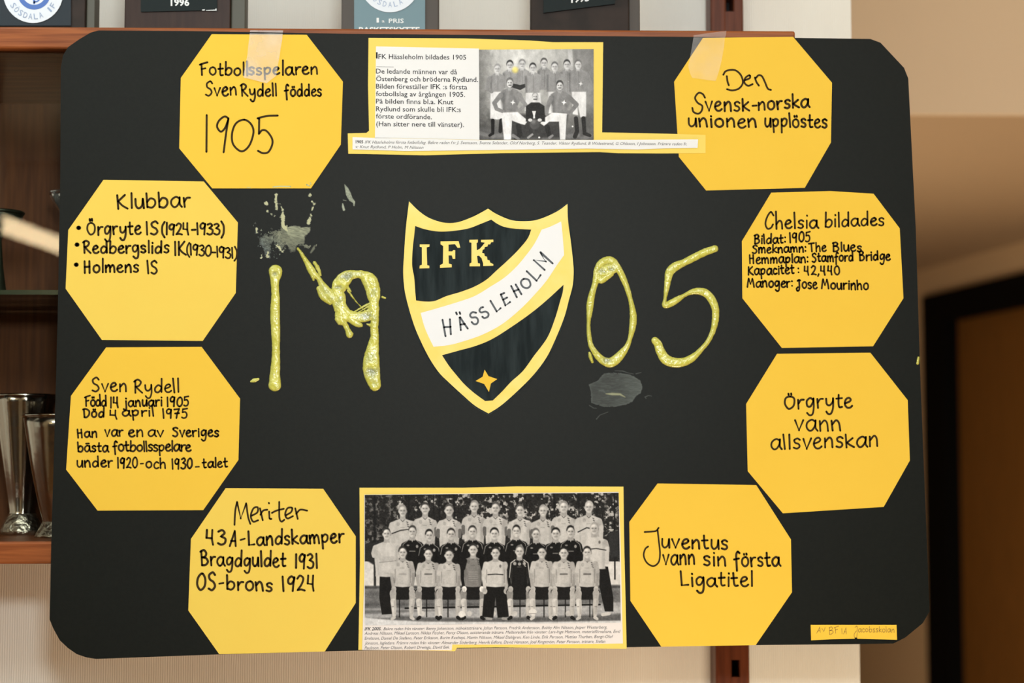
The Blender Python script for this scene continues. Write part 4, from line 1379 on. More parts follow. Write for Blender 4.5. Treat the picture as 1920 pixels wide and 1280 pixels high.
# ------------------------------------------------------------------ bottom clipping, 2005 team
mb = MB()
mb.sheet([(674, 914), (870, 914), (970, 911.5), (1169, 912), (1170, 1000), (1175, 1216), (1100, 1215), (930, 1213), (857, 1214), (853, 1220.5), (760, 1218.5), (672, 1218), (675, 1050)],
         BF, BF - 0.0004, M['mount'])
mount2 = mb.build('clipping_mount', poster); mount2['label'] = 'yellow paper mount with the newer team picture, bottom centre'
mb = MB(); ys = BF - 0.0007
mb.sheet([(683, 927), (870, 925), (1160, 922), (1163, 1000), (1168, 1206), (1000, 1208), (848, 1208), (847, 1219), (760, 1218.3), (679, 1218), (683, 1080)], BF - 0.0004, ys, M['paper_warm'])
yt = ys - .0001
text_mb(mb, 'IFK 2005.', 683.5, 715, 1181.5, 1181.2, yt, M['print'], shear=.3, bold=.015, cap=6.3)
for s_, xa, xb, ya, yb_ in (
    ('Bakre raden från vänster: Benny Johansson, målvaktstränare, Johan Persson, Fredrik Andersson, Bobby Alm Nilsson, Jesper Westerberg,', 719, 1138, 1181.2, 1178),
    ('Andreas Nilsson, Mikael Larsson, Niklas Fischer, Percy Olsson, assisterande tränare. Mellanraden från vänster: Lars-Inge Mattsson, materialförvaltare, Emil', 683.5, 1163.5, 1189.7, 1186),
    ('Emilsson, Daniel De Stefano, Peter Eriksson, Burim Rexhepi, Martin Nilsson, Mikael Dahlgren, Ken Linde, Erik Persson, Mattias Thurban, Bengt-Olof', 683.5, 1150, 1199, 1195.5),
    ('Jönsson, lagledare. Främre raden från vänster: Alexander Söderberg, Henrik Edfors, David Hansson, Joel Ringström, Peter Persson, tränare, Stefan', 683.5, 1135, 1208, 1204.8),
    ('Paulsson, Peter Olsson, Robert Drwiega, David Eek.', 683.5, 843, 1216.8, 1215.5)):
    text_mb(mb, s_, xa, xb, ya, yb_, yt, M['print_grey'], shear=.3, cap=6.0)
o = mb.build('caption_sheet', mount2); o['label'] = 'white newsprint sheet with small italic names'

cv = Canvas(680, 918, 1172, 1178, 2.0)
X, Y = cv.X, cv.Y
n1, n2, n3 = fnoise(X, Y, 16, 21), fnoise(X, Y, 5, 33), fnoise(X, Y, 2.5, 12, 2)
v = 0.17 + 0.10 * (n3 - .5) + 0.55 * np.clip((n2 - .52) * 7, 0, 1) * np.clip((n1 - .36) * 5, 0, 1) * np.clip(.45 + (X > 745) * .6 * (Y < 1010), 0, 1)
v = np.where(Y > 1052, 0.80 + .05 * n2, v)
cv.C[:] = v[..., None] * np.array([1, .985, .96])
for tx, ww, yb_ in ((702, 2.2, 1098), (766, 1.2, 990), (804, 1.5, 980), (813, 1.0, 980), (823, 1.2, 990), (851, 2.2, 1000), (1039, 2, 990), (1085, 1.6, 985), (1152, 1.5, 1085)):
    cv.chain([(tx, 925, ww), (tx + 1, yb_, ww)], .13, .9)
cv.poly([(680, 1020), (712, 1015), (716, 1056), (700, 1058), (690, 1052), (680, 1048)], .18, 1, 3)
cv.poly([(1140, 1000), (1168, 990), (1168, 1040), (1145, 1046)], .2, 1, 3)
cv.poly([(680, 1098), (1172, 1096), (1172, 1180), (680, 1180)], .42, 1, 3)
for k, g in ((1101, .25), (1106, .5), (1114, .38), (1124, .44), (1133, .33), (1142, .66), (1147, .45)):
    cv.chain([(680, k, 2.2), (1172, k - 1, 2.2)], g, .7, 3)
cv.poly([(680, 1151), (1172, 1128), (1172, 1158), (680, 1158)], .70, .8, 4)
cv.poly([(735, 1152), (800, 1158), (900, 1160), (1168, 1150), (1168, 1163), (900, 1164), (740, 1160)], .34, .9, 5)
cv.poly([(680, 1157), (735, 1162), (800, 1165), (1000, 1166), (1172, 1163), (1172, 1180), (680, 1180)], .84, .95, 3)
cv.C += (0.10 * (n3 - .5) * (Y > 1098))[..., None]
T = np.array([1, .985, .96])


def g(vv): return tuple(vv * T)


def head(x, y, hair=.2, r=1.0, face=.80, cap=True):
    i = int(x) % 5
    lw = .92 + .05 * (i % 3)
    cv.poly([(x - 4.8, y + 6), (x + 4.8, y + 6), (x + 5.6, y + 17), (x - 5.6, y + 17)], g(face * .80), 1, 1.6)
    cv.ell(x + (i - 2) * .3, y - 2.2, 8.2 * r * lw, 9.8 * r, g(hair), 1, 0, 1.8)
    cv.ell(x - 7.4 * lw, y + 1.5, 1.6, 2.8, g(face * .85)); cv.ell(x + 7.4 * lw, y + 1.5, 1.6, 2.8, g(face * .68))
    cv.ell(x, y + 1.6, 7.2 * r * lw, 9.4 * r, g(face), 1, 0, 1.6)
    cv.ell(x + 3.8, y + 2, 3.6, 7.5, g(face * .76), .6, 0, 4)
    cv.ell(x - 1.5, y - 4.4, 3.6, 2.2, g(min(1, face * 1.12)), .6, 0, 3)
    for e in (-2.9, 2.9):
        cv.ell(x + e, y - .1, 2.2, 1.5, g(face * .66), .75, 0, 2.2)
        cv.chain([(x + e - .7, y + .3, .6), (x + e + .7, y + .3, .6)], g(.32), .75, 1.4)
    cv.chain([(x + .3, y + 1.5, .6), (x + .9, y + 4, 1.1)], g(face * .78), .6, 2)
    cv.ell(x, y + 7, 3.4, 1.5, g(face * .78), .5, 0, 2)
    if i % 2: cv.chain([(x - 2.2, y + 6.1, .7), (x, y + 6.9, .9), (x + 2.2, y + 6.0, .7)], g(min(.95, face * 1.2)), .7, 1.4)
    cv.chain([(x - 2.5, y + 5.6, .5), (x + 2.5, y + 5.5, .5)], g(face * .55), .7, 1.4)


def shirt(x, y, w, yb_, tone, arm, long=False, stripe=None, marks=True, armlen=34):
    sg = .5
    j = (int(x * 7) % 5 - 2) * .5
    cv.poly([(x - 5, y - 1), (x + 5, y - 1), (x + w * .55, y + 2), (x + w - 1.5, y + 5 + j), (x + w + 1.2, y + 11), (x + w, y + 20), (x + w - 3.5, yb_ - 8), (x + w - 3, yb_),
             (x, yb_ + 1.5), (x - w + 3, yb_), (x - w + 3.5, yb_ - 8), (x - w, y + 20), (x - w - 1.2, y + 11), (x - w + 1.5, y + 5 - j), (x - w * .55, y + 2)], g(tone), 1, 1.8)
    cv.poly([(x + w - 8, y + 10), (x + w - 1, y + 12), (x + w - 4, yb_), (x + w - 9, yb_)], g(tone * .80), .6, 4)
    cv.chain([(x - w + 6, y + 22, .8), (x - w + 9, yb_ - 4, .6)], g(tone * .85), .5, 3)
    cv.chain([(x - 4, yb_ - 6, 1), (x + 7, yb_ - 4, 1)], g(tone * .86), .5, 3)
    if armlen:
        for sgn in (-1, 1):
            ax = x + sgn * (w - 1)
            cv.chain([(ax - sgn * 1.5, y + 10, 4.4), (ax + sgn * 1.5, y + 20, 4.2)], g(tone * (.97 if sgn < 0 else .88)), 1, 1.4)
            cv.chain([(ax + sgn * 1.5, y + 22, 3.4 if not long else 4.2), (ax + sgn * 1, y + armlen, 2.8 if not long else 3.6)], g(arm), 1, 1.4)
    if marks:
        dk = .28 if tone > .4 else .8
        cv.chain([(x - 3.5, y + 1, .8), (x, y + 4.5, .8), (x + 3.5, y + 1, .8)], g(dk if tone > .4 else .6), .7)
        for k in range(3): cv.chain([(x + 7.5 + k, y + 5 + 4 * k, .9), (x + 9.5 + k, y + 6.2 + 4 * k, .9)], g(dk), .8)
        cv.ell(x - 8.5, y + 9, 3.2, 3.6, g(tone * .8 if tone > .4 else .5), .6)
        cv.chain([(x - 4, y + 15.5, .6), (x + 3, y + 15.5, .6)], g(tone * .7 if tone > .4 else .6), .6)


# back row
BACK = [(755, 957, .60), (797, 953, .26), (842, 956, .34), (889, 949, .58), (929, 952, .34), (975, 956, .36), (1018, 957, .66), (1057, 950, .55), (1104, 950, .72)]
for i, (x, yy, hr) in enumerate(BACK):
    big = i in (0, 8)
    shirt(x, yy + 16, 23 if big else 20, 1045, .76 if i % 3 else .74, .40 if not big else .74, big, armlen=34 if not big else 44)
    if big:
        cv.chain([(x - 20, 1000 if i == 0 else 997, 1.1), (x - 4, 994 if i == 0 else 989, 1.1), (x + 12, 992, .8)], g(.16), .9)
    head(x, yy, hr)
# middle row
MID = [(725, 1000, .22, 1), (773, 996, .26, 0), (805, 1003, .13, 0), (846, 1001, .20, 0), (886, 996, .24, 0), (927, 1000, .14, 0), (968, 995, .16, 0),
       (1005, 1001, .40, 0), (1042, 1000, .14, 0), (1070, 996, .14, 0), (1114, 990, .62, 1)]
for i in (0, 10):
    x, yy, hr, _ = MID[i]
    if i == 0:
        cv.poly([(712, 1078), (745, 1076), (742, 1150), (716, 1152), (711, 1120)], g(.13))
    else:
        cv.poly([(1122, 1060), (1140, 1062), (1150, 1120), (1150, 1146), (1134, 1146), (1124, 1100)], g(.13))
        cv.chain([(1142, 1150, 3), (1130, 1152, 3)], g(.75))
    shirt(x, yy + 16, 24, 1080 if i == 0 else 1066, .77, .75, True, marks=False, armlen=48 if i else 26)
    if i == 0: cv.chain([(706, 1035, 4.5), (716, 1048, 4.5), (738, 1046, 4)], g(.72)); cv.chain([(712, 1054, .8), (742, 1051, .8)], g(.5), .7)
    else: cv.chain([(1098, 1030, 1), (1118, 1028, 1), (1136, 1031, 1)], g(.2), .9); cv.ell(1124, 1016, 2, 3, g(.35), .8)
    head(x, yy, hr)
for i, (x, yy, hr, lt) in enumerate(MID):
    if lt: continue
    shirt(x, yy + 16, 19, 1080, .12, .12, True, marks=False, armlen=50)
    for sgn in (-1, 1):
        cv.chain([(x + sgn * 8, yy + 17, .6), (x + sgn * 17, yy + 24, .7), (x + sgn * 20, yy + 38, .6)], g(.62), .8)
    cv.poly([(x - 3, yy + 14), (x + 3, yy + 14), (x, yy + 20)], g(.7))
    cv.ell(x + 9, yy + 28, 2.4, 3, g(.70), .8); cv.ell(x - 8, yy + 26, 2.6, 1.6, g(.62), .8)
    cv.chain([(x - 5, yy + 37, .9), (x + 5, yy + 37, .9)], g(.6), .7)
    head(x, yy, hr)
# bench
cv.chain([(748, 1121, 1.2), (1125, 1112, 1.2)], g(.72), .8)
cv.chain([(760, 1140, 1.6), (1125, 1133, 1.6)], g(.12), 1)
for bx in (749, 800, 840, 935, 975, 1020, 1060, 1106, 1112): cv.chain([(bx, 1118, 1), (bx, 1156, 1)], g(.12))
for bx in (792, 880, 925, 965, 1035, 1065): cv.ell(bx, 1150, 5, 5, g(.78), .8)
# front row
FR = [(755, 1035, .20), (803, 1038, .18), (842, 1040, .2), (887, 1030, .22), (929, 1036, .20), (974, 1033, .45), (1016, 1035, .12), (1057, 1036, .15), (1101, 1035, .18)]
for i, (x, yy, hr) in enumerate(FR):
    keeper, coach, gk2 = i == 3, i == 4, i == 5
    tone = .50 if keeper else .78 if coach else .13 if gk2 else .74
    if coach:
        cv.poly([(x - 20, 1096), (x + 20, 1096), (x + 25, 1156), (x + 4, 1158), (x, 1120), (x - 4, 1158), (x - 25, 1156)], g(.12), 1, 1.4)
        cv.chain([(x - 16, 1159, 2.5), (x - 8, 1160, 2)], g(.6)); cv.chain([(x + 14, 1159, 2.5), (x + 20, 1160, 2)], g(.6))
    else:
        cv.poly([(x - 17, 1098), (x + 17, 1098), (x + 20, 1118), (x + 10, 1124), (x - 10, 1124), (x - 20, 1118)], g(.13), 1, 1.4)
        for sgn in (-1, 1):
            kx = x + sgn * (16.5 + (int(x) % 3) * .8)
            sk = .56 if i in (1, 3, 5) else .70
            cv.chain([(x + sgn * 6, 1104, 8), (kx, 1110, 7)], g(.13), 1, 1.4)
            cv.ell(kx, 1112, 6.2, 7.5, g(sk), 1)
            cv.chain([(kx, 1114, 6), (kx - sgn * .5, 1124, 5)], g(sk * .95), 1, 1.4)
            cv.chain([(kx - sgn * .5, 1127, 5.4), (kx - sgn * 1.5, 1138, 4.8), (kx - sgn * 2, 1153, 3.4)], g(.80 if sgn < 0 else .72), 1, 1.4)
            cv.chain([(kx - sgn * .5 + 3, 1126, 1.4), (kx - sgn * 2 + 2, 1150, 1)], g(.58), .6, 3)
            cv.chain([(kx - 2, 1137, .7), (kx + 1, 1137, .7)], g(.3), .6)
            cv.chain([(kx - sgn * 2, 1157, 3.2), (kx + sgn * 2, 1160, 2.6)], g(.75 if i in (0, 6, 8) else .13), 1)
    shirt(x, yy + 14, 19 if not coach else 21, 1099, tone, .70, marks=not coach, armlen=0)
    for sgn in (-1, 1):
        wv = 18.5 if not coach else 21
        at_ = tone if (coach or gk2) else (.12 if keeper else .66)
        cv.chain([(x + sgn * (wv + 1.5), yy + 36, 3.4), (x + sgn * (wv + 1.5), 1084, 3.2), (x + sgn * (wv - 1), 1102, 2.8)], g(at_ * (1 if sgn < 0 else .88)), 1, 1.6)
        cv.chain([(x + sgn * (wv - 3), yy + 21, 4.6), (x + sgn * (wv + .5), yy + 35, 4.4)], g((tone if not keeper else .12) * (1 if sgn < 0 else .88)), 1, 1.6)
        cv.chain([(x + sgn * (wv - 4.5), yy + 32, .6), (x + sgn * (wv - 4), 1092, .6)], g(.3), .5, 2)
    if keeper:
        for k in range(5): cv.chain([(x - 8, 1072 + 4 * k, .5), (x + 8, 1072 + 4 * k, .5)], g(.68), .6)
    if gk2:
        for sgn in (-1, 1): cv.chain([(x + sgn * 8, 1049, .9), (x + sgn * 16, 1055, .9), (x + sgn * 19, 1082, .8)], g(.75))
        for dx in (-9, 0, 9): cv.ell(x + dx, 1057 - abs(dx) * .1, 3, 3, g(.72), .8)
    if coach: cv.chain([(x - 14, 1077, 1.1), (x, 1076, 1), (x + 14, 1077, 1.1)], g(.2)); cv.ell(x + 9, 1061, 2, 3, g(.35), .8)
    if i in (1, 8, 0, 7): text = cv.chain([(x - 6, 1076, 1.6), (x + 6, 1076, 1.6)], g(.34 if i != 0 else .6), .75)
    for sgn in (-1, 1):
        hx = x + sgn * (17.5 if not coach else 21)
        cv.ell(hx - sgn * 1.0, 1104 if not coach else 1108, 4.6, 5.6, g(.92 if keeper else .72), 1)
        for k in (-2, 0, 2): cv.chain([(hx + k, 1103, .35), (hx + k, 1109, .35)], g(.45), .6)
    head(x, yy, hr)
cv.ell(866, 1151, 6.5, 6, g(.85)); cv.ell(999, 1147, 7.5, 6, g(.84)); cv.chain([(993, 1150, .6), (1005, 1150, .6)], g(.4), .7)
cv.C = np.clip((cv.C - .02) * (1 + .20 * (fnoise(cv.X, cv.Y * .7, 8, 41) - .5))[..., None] + 0.07 * (fnoise(cv.X, cv.Y, 1.3, 77, 2)[..., None] - .5), 0, 1)
quad_print('team_photograph', cv, [(684, 927.5), (1160, 923.5), (1164, 1167), (684, 1172)], ys - .0002, M['photo'], mount2, 800, 410)['label'] = 'black and white team picture in three rows outdoors'

# ------------------------------------------------------------------ glitter-glue numerals, standing proud of the board
PXM = 0.000606


def smooth_chain(c, k=5):
    if len(c) < 3: return c
    q = [np.array(p, float) for p in c]
    cl = np.linalg.norm(q[0][:2] - q[-1][:2]) < 1e-3
    q = [q[-2] if cl else 2 * q[0] - q[1]] + q + [q[1] if cl else 2 * q[-1] - q[-2]]
    out = []
    for i in range(1, len(q) - 2):
        p0, p1, p2, p3 = q[i - 1:i + 3]
        for j in range(k):
            t = j / k
            v = 0.5 * (2 * p1 + (p2 - p0) * t + (2 * p0 - 5 * p1 + 4 * p2 - p3) * t * t + (3 * p1 - p0 - 3 * p2 + p3) * t ** 3)
            out.append((v[0], v[1], max(v[2], 0.5)))
    out.append(tuple(q[-2]))
    return out


def glue(name, label, chains, res=2.0, H=5.0, width=7.0, flatk=1.0, thin=(), rag=1.1, murk=.12):
    chains = [smooth_chain(c) for c in chains]
    xs = [p[0] for c in chains for p in c]; ysz = [p[1] for c in chains for p in c]; rm = max(p[2] for c in chains for p in c)
    x0, x1, y0, y1 = min(xs) - rm - 4, max(xs) + rm + 4, min(ysz) - rm - 4, max(ysz) + rm + 4
    nx, ny = int((x1 - x0) * res), int((y1 - y0) * res)
    X, Y = np.meshgrid(np.linspace(x0, x1, nx), np.linspace(y0, y1, ny))
    sd = np.full(X.shape, 1e9)
    for c in chains: sd = np.minimum(sd, sd_chain(X, Y, c))
    sd = sd - .5 + rag * (fnoise(X, Y, 6, 5) - .5)
    u = np.clip(-sd, 0, width) / width
    h = H * np.sqrt(np.clip(1 - (1 - u) ** 2, 0, 1)) * (0.75 + 0.5 * (fnoise(X, Y, 9, 8) - .3))
    th = np.zeros(X.shape)
    for tx, ty, tr in thin: th = np.maximum(th, np.clip(1.2 - np.hypot((X - tx) / 1.5, Y - ty) / tr + (fnoise(X, Y, 5, 71) - .5), 0, 1))
    h = h * (1 - .35 * th)
    h = np.where(sd > 0, -sd * 1.2, h)
    keep = sd < 1.6
    nz = fnoise(X, Y, 8, 15)[..., None]
    c1, c2 = np.array([.85, .84, .44]), np.array([.76, .745, .27])
    C = c1 * nz + c2 * (1 - nz)
    mk_ = (np.clip((fnoise(X, Y, 14, 91) - .46) * 5, 0, 1) * np.clip(u * 1.6 - .4, 0, 1))[..., None] * murk
    C = C * (1 - mk_) + mk_ * np.array([.62, .65, .48])
    edge = np.clip(1 - u, 0, 1)[..., None]
    C = C * (1 - .10 * edge)
    fl = (fnoise(X, Y, 2.2, 61, 1)[..., None] > .86)
    C = np.where(fl, C * .5 + .5 * np.array([.93, .92, .70]), C)
    C = C * (1 - .5 * th[..., None]) + .5 * th[..., None] * np.array([.42, .45, .45])
    o = grid_mesh(name, X, Y, BF - 0.0001 - h * PXM, C, M['glue'], poster, keep, True)
    o['label'] = label
    return o


zz = lambda L, s, ox, oy: [(ox + a / s, oy + b / s, r / s) for a, b, r in L]
N3 = lambda L: zz(L, 5.12, 460, 500)
N4 = lambda L: zz(L, 4.923, 1080, 440)
glue('glue_numeral', 'thick yellow-green numeral 1',
     [N3([(290, 45, 62), (288, 85, 52), (284, 130, 40), (286, 200, 34), (290, 300, 37), (286, 400, 42), (287, 520, 42), (292, 640, 39), (294, 760, 35), (293, 860, 36), (289, 950, 41), (284, 1040, 46), (283, 1135, 57)])],
     thin=[(515, 513, 5)])
glue('glue_numeral', 'smeared thick yellow-green numeral 9',
     [N3([(885, 240, 52), (880, 180, 44), (915, 125, 46), (980, 90, 50), (1060, 72, 36), (1130, 82, 40), (1200, 130, 60), (1235, 200, 52), (1248, 270, 44), (1235, 340, 42), (1232, 420, 50), (1242, 510, 38), (1238, 600, 36), (1240, 680, 38), (1228, 760, 50), (1212, 860, 68), (1208, 960, 78), (1222, 1060, 68), (1245, 1135, 54)]),
      N3([(880, 230, 50), (895, 300, 66), (905, 370, 62), (950, 450, 62), (1040, 480, 48), (1130, 480, 50), (1220, 450, 58)]),
      N3([(985, 100, 48), (950, 160, 44), (930, 200, 40)]), N3([(920, 150, 20), (970, 190, 16), (1010, 235, 6)]),
      N3([(1150, 120, 36), (1190, 200, 40), (1210, 270, 42), (1225, 330, 30)]), N3([(1165, 165, 22), (1170, 200, 18)]),
      N3([(920, 460, 60), (915, 510, 42), (950, 545, 26), (980, 600, 22), (1000, 650, 32)]), N3([(885, 500, 24), (900, 540, 14)]),
      N3([(1010, 500, 36), (1070, 545, 26), (1110, 560, 16)]), N3([(1170, 550, 5), (1195, 560, 12)]),
      N3([(1160, 900, 22), (1150, 980, 20), (1180, 1060, 22)]),
      N3([(1240, 330, 8), (1130, 385, 7), (1040, 438, 6)]), N3([(1240, 350, 6), (1150, 400, 6), (1080, 440, 5)]), N3([(985, 230, 8), (1060, 330, 3), (1140, 415, 3)]),
      N3([(880, 310, 58), (820, 280, 48), (770, 225, 44), (730, 160, 26), (700, 110, 22), (650, 60, 32), (615, 0, 28), (585, -50, 20), (555, -100, 16), (530, -140, 10), (505, -175, 7)]),
      N3([(705, 210, 22), (750, 290, 30), (815, 350, 14)]), N3([(615, 20, 22), (655, 125, 7)]), N3([(665, -40, 12), (700, 20, 14), (720, 80, 8)])],
     rag=2.0, murk=.5,
     width=8.0, H=5.0, thin=[(651, 518, 8), (634, 538, 5), (688, 592, 8), (697, 696, 10)])
glue('glue_numeral', 'thick yellow-green numeral 0',
     [N4([(285, 238, 34), (340, 250, 34), (395, 320, 28), (430, 390, 26), (475, 500, 22), (503, 600, 18), (522, 690, 24), (528, 770, 29), (520, 860, 27), (500, 950, 18), (470, 1030, 22), (410, 1110, 36), (350, 1165, 42), (300, 1180, 40),
          (235, 1150, 32), (180, 1090, 25), (135, 1010, 20), (118, 900, 17), (116, 800, 15), (124, 720, 24), (130, 640, 29), (145, 560, 27), (168, 480, 24), (190, 400, 30), (205, 330, 38), (230, 270, 34), (285, 238, 34)]),
      N4([(215, 340, 40), (270, 340, 55), (340, 310, 45)]), N4([(215, 400, 32), (240, 415, 30), (320, 360, 25)]), N4([(125, 1090, 8), (135, 1130, 14), (150, 1175, 8)])],
     thin=[(1137, 675, 6), (1128, 508, 7), (1146, 504, 6)])
glue('glue_numeral', 'thick yellow-green numeral 5',
     [N4([(1282, 128, 28), (1180, 165, 31), (1080, 215, 31), (990, 260, 30), (915, 295, 38), (865, 345, 36), (848, 420, 28), (835, 510, 20), (822, 590, 13), (820, 650, 22), (870, 635, 28), (930, 600, 26), (1000, 560, 15), (1060, 530, 20),
          (1130, 520, 29), (1200, 540, 34), (1255, 600, 34), (1287, 690, 30), (1285, 790, 28), (1262, 890, 22), (1220, 980, 18), (1150, 1065, 20), (1080, 1130, 30), (1000, 1172, 36), (910, 1180, 42), (830, 1150, 45), (785, 1085, 40), (755, 1010, 35), (728, 975, 30)])])
glue('glue_drop', 'small stray drop of yellow-green glue', [[(470.5, 715, 1.2), (477, 713, 3), (484, 710.5, 1.6)]], width=3, H=2)
glue('glue_drop', 'tiny glue crumb at the right edge', [[(1722, 670, .8), (1720.5, 681, 2)]], width=3, H=2)
glue('glue_drop', None or 'tiny glue crumb beside the smeared 9', [[(717, 556.5, 1.2), (722, 558.5, 1)]], width=3, H=2)


# dried smears lying flat on the board
def smear(x0, y0, x1, y1, fn, label, yy=BF - 0.00012, base=np.array([.137, .141, .131])):
    nx, ny = int((x1 - x0) * 2), int((y1 - y0) * 2)
    X, Y = np.meshgrid(np.linspace(x0, x1, nx), np.linspace(y0, y1, ny))
    A_, C = fn(X, Y)
    col = base * (1 - A_[..., None]) + C * A_[..., None]
    o = grid_mesh('glue_smear', X, Y, yy, col, M['smear'], poster, A_ > .10)
    o['label'] = label


def mk(X, Y, sd, soft): return np.clip(.5 - sd / soft, 0, 1)


def f1(X, Y):
    Z = lambda L: zz(L, 5.817, 460, 340); Zp = lambda L: z(L, 5.817, 460, 340)
    n = fnoise(X, Y, 5, 2); n2 = fnoise(X, Y, 2, 6, 2); st_ = fnoise(X * .5 + Y * .3, Y * 2.2 - X * .6, 4, 17)
    jag = (n2 - .5) * 5 + (fnoise(X, Y, 7, 66) - .5) * 7
    a = mk(X, Y, sd_poly(X, Y, Zp([(455, 505), (540, 482), (620, 500), (705, 500), (705, 550), (680, 570), (650, 600), (640, 690), (560, 690), (500, 640), (450, 560)])) + jag * .45, 2) * (.42 + .5 * st_) * np.clip(1.15 - (Y - 430) / 60, .6, 1)
    a = np.maximum(a, mk(X, Y, sd_poly(X, Y, Zp([(380, 500), (460, 520), (530, 600), (560, 700), (550, 760), (500, 770), (440, 680), (395, 590)])) + jag * .6, 3) * (.22 + .5 * st_))
    a = np.maximum(a, mk(X, Y, sd_poly(X, Y, Zp([(160, 620), (220, 590), (310, 590), (290, 660), (260, 720), (265, 820), (225, 800), (190, 700)])) + jag * 1.6, 3) * (.28 + .45 * n) * (.5 + n2))
    a = np.maximum(a, mk(X, Y, sd_poly(X, Y, Zp([(300, 560), (400, 520), (440, 620), (430, 720), (380, 740), (330, 680)])) + jag * 2.4, 3) * (.25 + .5 * n2))
    a = np.maximum(a, mk(X, Y, sd_chain(X, Y, Z([(560, 680, 16), (630, 700, 20), (690, 715, 10)])) + jag * 1.3, 2) * .55)
    a = np.maximum(a, mk(X, Y, sd_chain(X, Y, Z([(755, 700, 4), (745, 730, 14), (715, 775, 8)])), 2) * .45)
    for L in ([(335, 150, 12), (335, 185, 9), (335, 220, 18), (345, 300, 12)], [(380, 245, 5), (410, 320, 10), (405, 400, 24), (410, 430, 20), (410, 480, 22), (440, 520, 20)],
              [(705, 150, 9)], [(728, 215, 5)], [(750, 250, 14), (735, 270, 10), (730, 315, 7)], [(715, 355, 12), (705, 400, 16), (690, 455, 15)],
              [(225, 240, 16), (245, 250, 8)], [(245, 325, 12)], [(180, 290, 4)], [(290, 355, 5)], [(315, 375, 4)], [(122, 520, 8), (125, 560, 10)], [(105, 455, 5)],
              [(455, 480, 10)], [(775, 698, 6)], [(245, 770, 10), (240, 820, 12)], [(180, 780, 8), (175, 830, 6)], [(350, 700, 12), (415, 780, 7)]):
        a = np.maximum(a, mk(X, Y, sd_chain(X, Y, Z(L)) + jag * .7, 1.2) * .92)
    sp = (n2 > .74) & (sd_poly(X, Y, Zp([(110, 470), (300, 560), (470, 760), (400, 800), (280, 850), (150, 830), (130, 650)])) < (n - .5) * 14) & (fnoise(X, Y, 8, 51) > .45)
    a = np.maximum(a, sp * .7)
    t = np.clip((X - 505) / 50 + (480 - Y) / 60, 0, 1)[..., None]
    C = np.array([.50, .55, .53]) * (1 - t) + np.array([.71, .73, .60]) * t
    C = np.where((a > .85)[..., None], np.array([.76, .76, .60]), C)
    return a, C


smear(466, 360, 600, 490, f1, 'pale dried glue splash above the 1')


def f2(X, Y):
    Z = lambda L: zz(L, 5.817, 460, 340)
    n2 = fnoise(X, Y, 2, 6, 2); jag = (n2 - .5) * 2
    a = mk(X, Y, sd_chain(X, Y, Z([(1082, 35, 3), (1105, 80, 18), (1125, 140, 28), (1150, 195, 22), (1185, 225, 14), (1185, 262, 6)])) + jag * .6, 1.2) * (.55 + .45 * n2)
    a = np.maximum(a, mk(X, Y, sd_chain(X, Y, Z([(1062, 245, 6), (1065, 275, 12), (1075, 308, 13)])) + jag * .4, 1.2) * .9)
    a = np.maximum(a, mk(X, Y, sd_chain(X, Y, Z([(1068, 203, 4), (1100, 210, 3)])), 1) * .6)
    return a, np.array([.66, .69, .60]) + 0 * a[..., None]


smear(636, 340, 672, 400, f2, 'small pale glue streak under the top clipping')


def f3(X, Y):
    Zp = lambda L: z(L, 10.667, 1080, 670); Z = lambda L: zz(L, 10.667, 1080, 670)
    n = fnoise(X, Y, 14, 3); st_ = fnoise(X * .35, Y * 1.6, 3, 19); jag = (fnoise(X, Y, 3, 8) - .5) * 3
    e = sd_poly(X, Y, Zp([(270, 550), (440, 470), (560, 330), (700, 310), (900, 320), (1080, 350), (1200, 410), (1280, 470), (1320, 600), (1290, 700), (1180, 780), (1130, 870), (1000, 930),
                          (760, 980), (560, 980), (430, 940), (310, 900), (310, 720)])) + jag * .6
    a = mk(X, Y, e, 2.5) * (.13 + .28 * st_ + .16 * np.clip((X - 1150) / 50, 0, 1))
    a = a + .22 * np.exp(-(e / 1.1) ** 2) * (n > .35)
    a = np.maximum(a, mk(X, Y, sd_chain(X, Y, Z([(470, 660, 30), (540, 660, 40), (600, 720, 20)])), 5) * .42)
    hl = mk(X, Y, sd_chain(X, Y, Z([(600, 725, 12), (720, 730, 30), (880, 735, 25), (980, 790, 12)])), 3) * .68
    a = np.maximum(a, hl)
    for L in ([(780, 265, 4), (930, 270, 8), (1050, 310, 4), (1150, 330, 3)], [(1200, 325, 6), (1300, 300, 5)], [(1380, 790, 8), (1450, 760, 6), (1510, 770, 3)], [(1390, 800, 5), (1400, 820, 5)],
              [(270, 960, 6), (350, 1010, 6), (410, 1015, 4)], [(410, 1230, 8), (480, 1150, 4), (640, 1090, 4)]):
        a = np.maximum(a, mk(X, Y, sd_chain(X, Y, Z(L)), 1.5) * .35)
    C = np.array([.52, .57, .55]) + (np.array([.74, .76, .60]) - np.array([.52, .57, .55])) * (hl > .3)[..., None]
    return np.clip(a, 0, 1), C


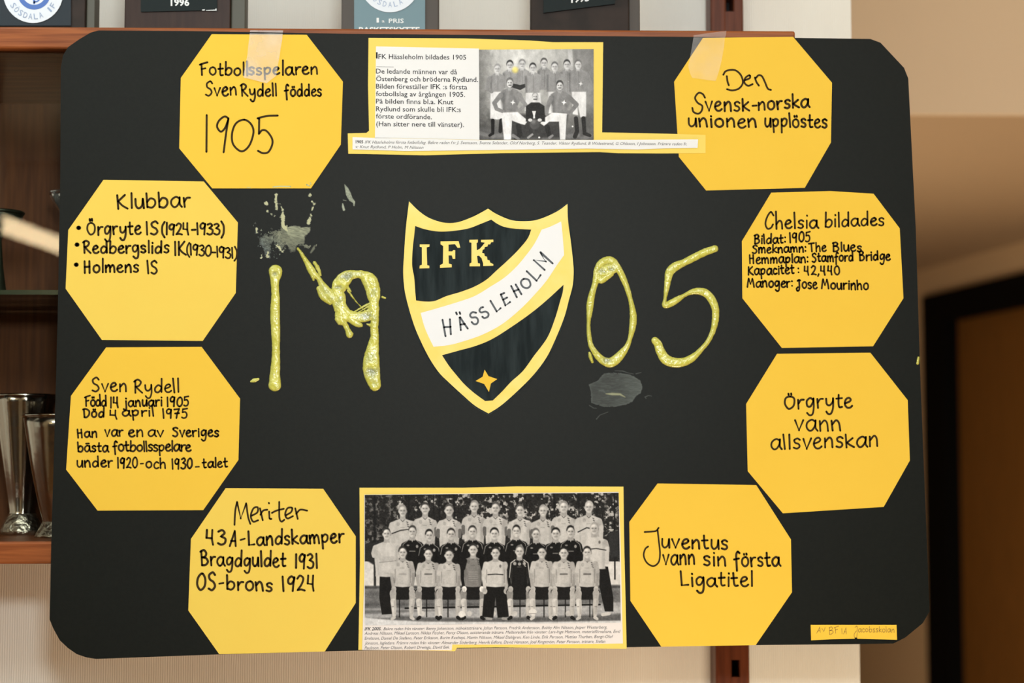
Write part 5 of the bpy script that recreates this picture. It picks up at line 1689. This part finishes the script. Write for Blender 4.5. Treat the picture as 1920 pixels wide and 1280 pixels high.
smear(1100, 692, 1226, 790, f3, 'faint grey rubbed patch under the 0')
mb = MB(); yg = BF - 0.0009
for L, wd in (([(512, 350.5), (524, 349), (545, 349.5)], 2.0), ([(575, 346), (580, 348.5)], 2.4), ([(582, 342), (583, 346)], 1.6), ([(463, 351), (470, 351.5)], 1.2)):
    mb.stroke(L, wd, yg, M['dry'] if 'dry' in M else M.setdefault('dry', mat('dried_glue_crumbs', (.50, .52, .25), .5)))
gs_ = mb.build('glue_smear', poster)
gs_['kind'] = 'stuff'
gs_['label'] = 'thin glue crumbs on the lower edge of the top left card'


# ------------------------------------------------------------------ clear tape from shelf edge on to the poster
def tape(label, left, right, rows, mt, lift=0.0):
    """left/right: edge polylines from top to bottom (same count); rows: y depth of each"""
    n = 9
    vs, fs = [], []
    ysub = []
    for k in range(len(left)):
        ysub.append(rows[k])
    for k in range(len(left)):
        for j in range(n):
            t = j / (n - 1)
            px = left[k][0] * (1 - t) + right[k][0] * t; py = left[k][1] * (1 - t) + right[k][1] * t
            yy = ysub[k] - lift * math.sin(t * math.pi * 3 + k) * 0.5 - lift * .5
            vs.append(P(px, py, yy))
    for k in range(len(left) - 1):
        for j in range(n - 1):
            a = k * n + j
            fs.append((a, a + 1, a + n + 1, a + n))
    mb = MB(); mb.add(vs, fs, mt, True)
    o = mb.build('clear_tape')
    return tag(o, label, 'tape')


tape('milky clear tape strip holding the poster over the top left octagon card',
     [(469, 56.6), (468.6, 59.5), (468, 64), (467, 75), (465, 90), (464, 102), (460, 125), (457, 138), (456.5, 145)],
     [(531, 57), (530.5, 60), (530, 64.5), (529, 75), (526, 92), (524, 106), (520, 128), (518, 142), (500, 156)],
     [-0.0006, -0.0008, -0.0066, -0.0068, -0.0069, -0.0068, -0.0068, -0.0070, -0.0078], M['tape'], 0.0004)
tape('glossy clear tape strip with crinkled edge on the top right octagon card',
     [(1300.5, 66), (1300.3, 68), (1300, 71.5), (1297, 90), (1293, 112), (1290.5, 124), (1293, 136), (1298, 146)],
     [(1362, 57.5), (1361, 66), (1359, 71), (1358, 85), (1354, 108), (1350, 126), (1346, 140), (1342, 152)],
     [-0.0006, -0.0010, -0.0066, -0.0068, -0.0067, -0.0068, -0.0070, -0.0072], M['tape_clear'], 0.0007)
